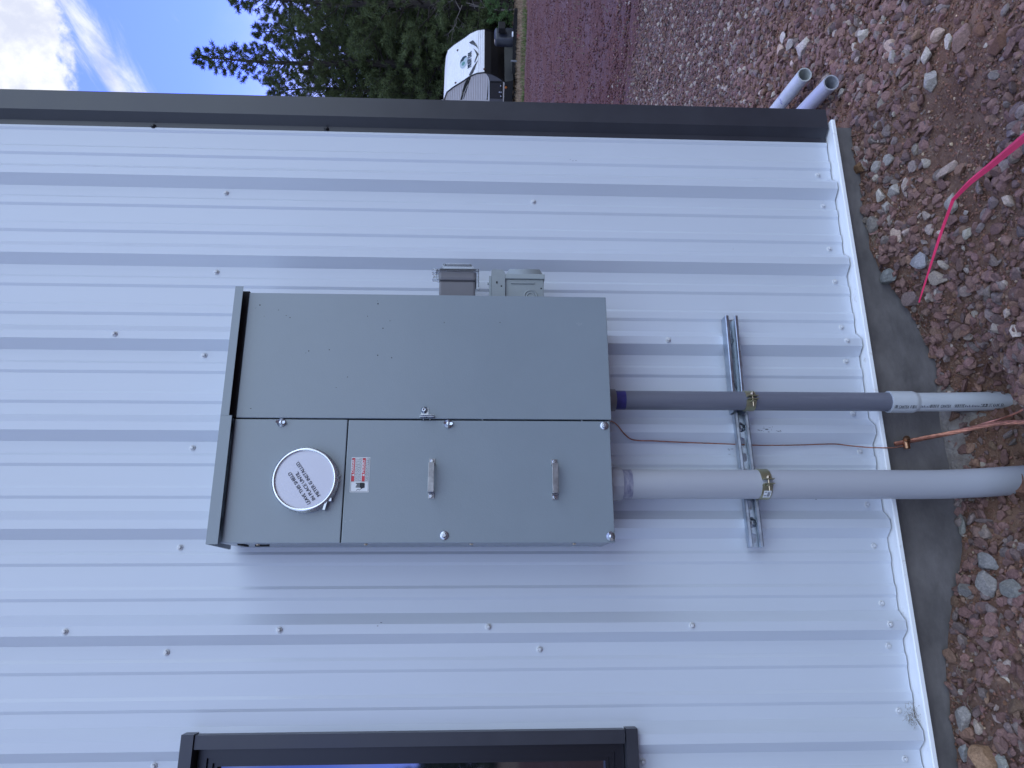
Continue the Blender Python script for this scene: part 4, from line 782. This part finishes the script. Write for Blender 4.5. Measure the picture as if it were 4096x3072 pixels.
for P_ in [[(790,345),(700,395),(735,425),(800,450),(850,480),(905,540),(890,490),(860,430)],[(800,530),(855,570),(915,650),(835,840),(815,830),(870,680),(850,620)],[(905,780),(860,840),(800,930),(740,1040),(700,1120),(735,1140),(790,1060),(840,950)]]: mb=MB(); fpoly(mb,P_); mb.build('swoosh',mat('camo_vinyl',(.012,.012,.012),.45,col2=(.20,.19,.15),vscale=3.5,thr=(.55,.6)),front,norm=False)
M_camo=mat('camo_vinyl',(.012,.012,.012),.45,col2=(.20,.19,.15),vscale=3.5,thr=(.55,.6))
for P_ in [[(620,1240),(590,1320),(550,1450),(505,1650),(545,1650),(585,1500),(640,1360),(700,1270),(740,1150),(690,1150)],[(700,1275),(650,1370),(600,1500),(560,1650),(590,1600),(650,1430)],[(1125,1210),(1110,1400),(1085,1650),(1110,1650),(1128,1450)]]: mb=MB(); mb.add(side_poly([zp(*p) for p in P_],.013),[tuple(range(len(P_)))]); mb.build('swoosh',M_camo,side,norm=False)
mb=MB(); mb.add(side_poly([zp(*p) for p in [(1075,1075),(1105,1140),(1125,1230),(1122,1650),(1150,1650),(1150,1240),(1125,1150)]],.016),[tuple(range(7))]); mb.build('white_stripe',M_tw,side,norm=False)
# tongue, tank cover, jack, stabiliser
zt_=trz(2046); hx=TP(-1.55,TW/2,zt_)
mb=MB(); mb.bar(TP(.6,.35,zt_),hx,.08,.14); mb.bar(TP(.6,TW-.35,zt_),hx,.08,.14); mb.bar(hx,hx+FA*.3,.1,.12); mb.build('tongue',M_tblk,tr)
mb=MB(); c0=TP(-.62,TW/2,0); n=14
for (za,zb,sc) in [(trz(2042),trz(1984),1),(trz(1984),trz(1975),.9)]:
    pass
prt=[(trz(2042),1.0),(trz(2020),1.03),(trz(2016),.98),(trz(2000),1.03),(trz(1996),.97),(trz(1985),1.0),(trz(1978),.93),(trz(1974),.7)]
vs=[]
for z,sc in prt:
    for k in range(20):
        t=2*math.pi*k/20; cx_,cy_=math.copysign(abs(math.cos(t))**.5,math.cos(t)),math.copysign(abs(math.sin(t))**.5,math.sin(t)); vs.append(c0+WA*(.36*sc*cx_)+FA*(.22*sc*cy_)+Vector((0,0,z)))
mb.add(vs,[(i*20+k,i*20+(k+1)%20,(i+1)*20+(k+1)%20,(i+1)*20+k) for i in range(len(prt)-1) for k in range(20)],True); mb.add(vs[-20:],[tuple(range(20))]); mb.build('tank_cover',mat('tank_cover_plastic',(.020,.022,.035),.4),tr)
b0=TP(-1.05,TW/2,trz(2012)); MB().box(b0-Vector((.16,.14,0)),b0+Vector((.16,.14,.27)),.02).build('battery_box',M_tblk,tr)
j0=TP(-.1,.55,0); MB().tube([Vector((j0.x,j0.y,trz(2056))),Vector((j0.x,j0.y,trz(2034)))],.045,8).build('jack',mat('jack_zinc',(.32,.34,.38),.4,.8),tr)
s_,_z=side_plane(2045,375); a_=TP(s_-.35,.1,trz(2040)); b_=TP(s_+.45,.1,trz(2066)); c__=TP(s_+.45,.1,trz(2040)); d__=TP(s_-.35,.1,trz(2066)); mb=MB(); mb.bar(a_,b_,.05,.05); mb.bar(c__,d__,.05,.05); mb.build('stabiliser',M_tblk,tr)
for sx0 in (3.4,4.2):
    c0=TP(sx0,.12,.17); mb=MB(); mb.lathe(c0,-WA,[(.20,-.1),(.33,-.1),(.34,-.05),(.34,.05),(.33,.1),(.2,.1)],24); w_=mb.build('wheel',M_tblk,tr); MB().lathe(c0,-WA,[(.2,.06),(.06,.09),(.0001,.09)],20).build('rim',M_tw,w_)
# ------------------------------------------------------------ trees
def leafmat(name,a,b):
    m=mat(name,a,.7,col2=b,vscale=2.2,spec=.2,thr=(.3,.7)); return m
M_pine=leafmat('pine_needles',(.064,.088,.038),(.125,.155,.060)); M_pine2=leafmat('dark_pine_needles',(.052,.072,.030),(.10,.13,.050)); M_bark=mat('pine_bark',(.05,.040,.036),.9,var=.3,vscale=14,stretch=(1,1,.3)); M_deadw=mat('dead_branch',(.24,.21,.20),.9)
M_jun=leafmat('juniper_leaves',(.07,.13,.045),(.12,.20,.07))
def pine_meshes(h,rad,seed,dens=1.0,base=.12,shape='pine',nl=.20):
    r=random.Random(seed); rn=np.random.default_rng(seed); wood=MB(); T=[]
    tr_pts=[Vector((.06*math.sin(i*.9+seed)*(i/8),.05*math.cos(i*1.1+seed)*(i/8),h*i/10)) for i in range(11)]
    wood.tube(tr_pts,[max(.012,.018*h*(1-i/10)**.8) for i in range(11)],8,False)
    nb=int(h*10.5*dens)
    for i in range(nb):
        t=base+(1-base)*((i+r.random())/nb); z=h*t; k=min(9,int(t*10)); f=t*10-k; o_=tr_pts[k].lerp(tr_pts[k+1],f)
        if shape=='pine': ln=rad*(1-t)**.75*r.uniform(.55,1.12)+.22
        else: ln=rad*(1.05-t)**.6*r.uniform(.6,1.1)+.1
        az=i*2.399+r.uniform(-.5,.5); el=R(-12+62*t+r.uniform(-14,14)); d=Vector((math.cos(az)*math.cos(el),math.sin(az)*math.cos(el),math.sin(el)))
        pts=[o_+d*ln*q+Vector((0,0,.16*ln*q*q)) for q in (0,.35,.7,1)]
        wood.tube(pts,[.02+.012*ln,.014+.006*ln,.010,.005],5,False)
        T.append((pts[3],d)); nt_=max(2,int(ln*4.2))
        for j in range(nt_):
            q=.28+.72*(j+r.random())/nt_; p=pts[0].lerp(pts[3],q); a2=az+r.choice((-1,1))*r.uniform(.5,1.2); d2=Vector((math.cos(a2),math.sin(a2),.35+r.uniform(-.3,.5))).normalized(); l2=ln*r.uniform(.14,.34)*(1.2-q*.6)+.12
            e=p+d2*l2; wood.tube([p,e],[.008,.004],4,False); T.append((e,d2)); T.append((p.lerp(e,.55),d2))
            if l2>.4: T.append((p.lerp(e,.25)+Vector((0,0,.06)),d2))
    C=np.array([t[0][:] for t in T]); D=np.array([t[1][:] for t in T]); n=len(C); m_=34
    C=np.repeat(C,m_,0)+rn.normal(0,.035,(n*m_,3)); D=np.repeat(D,m_,0); dr=rn.normal(0,1,(n*m_,3)); dr=dr/np.linalg.norm(dr,axis=1,keepdims=True)+D*.75; dr/=np.linalg.norm(dr,axis=1,keepdims=True)
    L_=rn.uniform(.6,1.15,(n*m_,1))*nl; sd_=np.cross(dr,rn.normal(0,1,(n*m_,3))); sd_/=np.linalg.norm(sd_,axis=1,keepdims=True); w=.012
    V=np.stack([C-sd_*w,C+sd_*w,C+dr*L_],1).reshape(-1,3); me=bpy.data.meshes.new('crown'); me.vertices.add(len(V)); me.vertices.foreach_set('co',V.ravel()); k=len(V); me.loops.add(k); me.loops.foreach_set('vertex_index',np.arange(k)); me.polygons.add(k//3); me.polygons.foreach_set('loop_start',np.arange(0,k,3)); me.update(calc_edges=True)
    wm=bpy.data.meshes.new('trunk'); wm.from_pydata([Vector(v) for v in wood.v],[],wood.f); wm.materials.append(M_bark); return wm,me
def polar(y,D):   # ground point seen in photo column y at distance D
    d=ray(1937,y); d=Vector((d.x,d.y,0)).normalized(); return CP.x+d.x*D,CP.y+d.y*D
def tree(y,D,xtop,rad,label,seed,mt,dens=1.0,name='pine_tree',cat='tree',group='pines behind the trailer',shape='pine',base=.12,rot=0,nl=.20):
    px,py=polar(y,D); zg=float(H(px,py)); h=CP.z+(1937-xtop)/FPX*D*1.07-zg; wm,me=pine_meshes(h,rad,seed,dens,base,shape,nl); me.materials.append(mt)
    o=empty(name,label,cat,(px,py,zg),group); o.rotation_euler.z=rot; link(bpy.data.objects.new('trunk',wm),o); link(bpy.data.objects.new('crown',me),o); return o
TR=[tree(268,38,985,3.0,'tallest pine whose slender tip stands alone against the blue sky',11,M_pine,1.05,base=.05),
tree(28,36,1125,3.2,'bushy pine at the photo edge with an open crown above the red yard',12,M_pine,1.1,base=.05),
tree(152,41,1190,2.8,'pine with a thin bare tip between the two taller pines',13,M_pine2,1.0,base=.05),
tree(375,39,1215,2.9,'pine rising right behind the dark corner trim',14,M_pine,1.0,base=.05),
tree(92,45,1270,3.2,'broad dark pine filling the gap behind the bushy edge pine',15,M_pine2,1.1,base=.03),
tree(215,46,1330,3.3,'dark low pine standing directly above the trailer roof',16,M_pine2,1.1,base=.03)]
def dup(o,y,D,label,rz,sc=1):
    px,py=polar(y,D); c_=o.copy(); COL.objects.link(c_); c_.location=(px,py,float(H(px,py))); c_.rotation_euler.z=rz; c_.scale=(sc,)*3; c_['label']=label
    for ch in o.children:
        k=ch.copy(); COL.objects.link(k); k.parent=c_
for i,(src,y,D,lab_,rz,sc) in enumerate([(3,470,42,'pine hidden mostly behind the building corner trim',2,1.0),(4,320,48,'back row pine seen over the front of the trailer roof',1,.95),(5,20,50,'back row pine nearest the photo edge',3,.98),(4,150,52,'back row pine in the middle of the dark wood',4.2,.9),(5,400,50,'back row pine just inside the corner trim',5,.95),(0,-160,40,'pine beyond the photo edge over the yard',2.5,.9),(1,-330,44,'second pine beyond the photo edge over the yard',1.4,1.1),(3,680,44,'pine behind the building wall',.6,1),(5,260,43,'short dense pine close behind the trailer',2.2,.72),(5,70,40,'short dense pine at the yard edge',3.9,.70),(4,-30,42,'short pine leaning over the dry grass at the photo edge',.4,.62)]):
    dup(TR[src],y,D,lab_,rz,sc)
tree(8,33,1975,1.3,'bright green juniper bush at the edge of the dry grass',31,M_jun,2.2,'juniper_bush','bush','low bushes under the pines','bush',.0,nl=.12)
tree(110,37,1900,1.9,'low dark bush under the pines right of the trailer hitch',32,M_pine2,2.2,'scrub_bush','bush','low bushes under the pines','bush',.0)
tree(200,38,1890,2.0,'low dark bush behind the propane tank cover',33,M_pine2,2.2,'scrub_bush','bush','low bushes under the pines','bush',.0)
# bare grey branches
mb=MB(); rr=random.Random(9); px,py=polar(35,34.5)
def grow(p,d,l,r_,k):
    q=p+d*l; mb.tube([p,(p+q)/2+Vector((rr.gauss(0,.04),rr.gauss(0,.04),rr.gauss(0,.04))),q],[r_,r_*.8,r_*.6],5,False)
    if k:
        for _ in range(3): grow(q,(d+Vector((rr.gauss(0,.55),rr.gauss(0,.55),rr.gauss(0,.5)))).normalized(),l*rr.uniform(.6,.85),r_*.6,k-1)
grow(Vector((px,py,float(H(px,py)))),Vector((0,0,1)),1.3,.05,1)
for _ in range(5): grow(Vector((px+rr.gauss(0,.4),py+rr.gauss(0,.3),1.6+rr.random())),Vector((rr.gauss(0,.7),rr.gauss(0,.7),.5)).normalized(),.6,.018,3)
o=mb.build('dead_tree',M_deadw,loc=(px,py,0)); tag(o,'bare grey dead branches in front of the dark pines','dead tree')
# distant wood behind everything: one mass
cs=[];fs_=[]
rn=np.random.default_rng(5); n=120000; a=rn.uniform(R(-175),R(180),n); d=rn.uniform(54,60,n); gp=np.linspace(-3.2,3.2,330); hh=rn.random(n)**.75*np.interp(a,gp,np.where(np.arange(330)%2==0,rn.uniform(3.0,5.5,330),rn.uniform(6,10.5,330))); C=np.stack([CP.x+d*np.sin(a),CP.y+d*np.cos(a),hh-.2],-1)
u=rn.normal(0,.22,(n,3)); v=rn.normal(0,.22,(n,3)); V=np.stack([C-u,C+u,C+v,C-v*.8],1).reshape(-1,3); me=bpy.data.meshes.new('distant_wood'); me.vertices.add(len(V)); me.vertices.foreach_set('co',V.ravel()); me.loops.add(4*n); me.loops.foreach_set('vertex_index',np.arange(4*n).reshape(n,4)[:,[0,2,1,3]].ravel()); me.polygons.add(n); me.polygons.foreach_set('loop_start',np.arange(0,4*n,4)); me.update(calc_edges=True); me.materials.append(M_pine2)
o=link(bpy.data.objects.new('distant_wood',me)); tag(o,'dark mass of distant pine wood behind the nearer trees','wood',kind='stuff')
# ------------------------------------------------------------ grass at the far edge of the yard
def blades(name,label,n,a0,a1,d0,d1,h0,h1,mt,clump=0,w=.006):
    rn=np.random.default_rng(n); a=rn.uniform(a0,a1,n); d=rn.uniform(d0,d1,n); x=CP.x+d*np.sin(a); y=CP.y+d*np.cos(a)
    k=vnoise(x,y,1.3,8)+rn.normal(0,.3,n)>clump; x,y=x[k],y[k]; n=len(x); z=H(x,y)-.01; hh=rn.uniform(h0,h1,n); th=rn.uniform(0,2*np.pi,n); lean=rn.normal(0,.35,(n,2))*hh[:,None]
    A=np.stack([x-w*np.cos(th),y-w*np.sin(th),z],-1); B=np.stack([x+w*np.cos(th),y+w*np.sin(th),z],-1); T=np.stack([x+lean[:,0],y+lean[:,1],z+hh],-1); V=np.stack([A,B,T],1).reshape(-1,3)
    me=bpy.data.meshes.new(name); me.vertices.add(3*n); me.vertices.foreach_set('co',V.ravel()); me.loops.add(3*n); me.loops.foreach_set('vertex_index',np.arange(3*n)); me.polygons.add(n); me.polygons.foreach_set('loop_start',np.arange(0,3*n,3)); me.update(calc_edges=True); me.materials.append(mt); o=link(bpy.data.objects.new(name,me)); tag(o,label,'grass',kind='stuff')
blades('dry_grass','short dry tan grass along the far edge of the red yard',26000,R(34),R(50),26.5,40,.05,.20,mat('dry_grass_blade',(.30,.215,.14),.8,var=.25,vscale=3),-.6,.012)
blades('green_grass','fresh green grass strip in front of the trailer',9000,R(34),R(45.5),26.0,27.4,.05,.16,mat('green_grass_blade',(.11,.15,.04),.8,var=.25,vscale=3),.0,.010)
blades('weeds','sparse pale weeds growing out of the red cinder',1600,R(34),R(50),9,17,.03,.12,mat('weed_blade',(.24,.24,.13),.8),.55,.005)
p=GZ(2073,140,-.02); 
cnr=empty('utility_can','small red and white can on the dry grass by the trailer hitch','can',tuple(p)); MB().lathe(p,(0,0,1),[(.13,-.05),(.13,.14),(.0001,.15)],12).build('red_part',mat('red_paint',(.30,.05,.05),.5),cnr); MB().lathe(p+Vector((.02,0,0)),(0,0,1),[(.10,.15),(.10,.24),(.0001,.25)],12).build('white_part',M_tw,cnr)
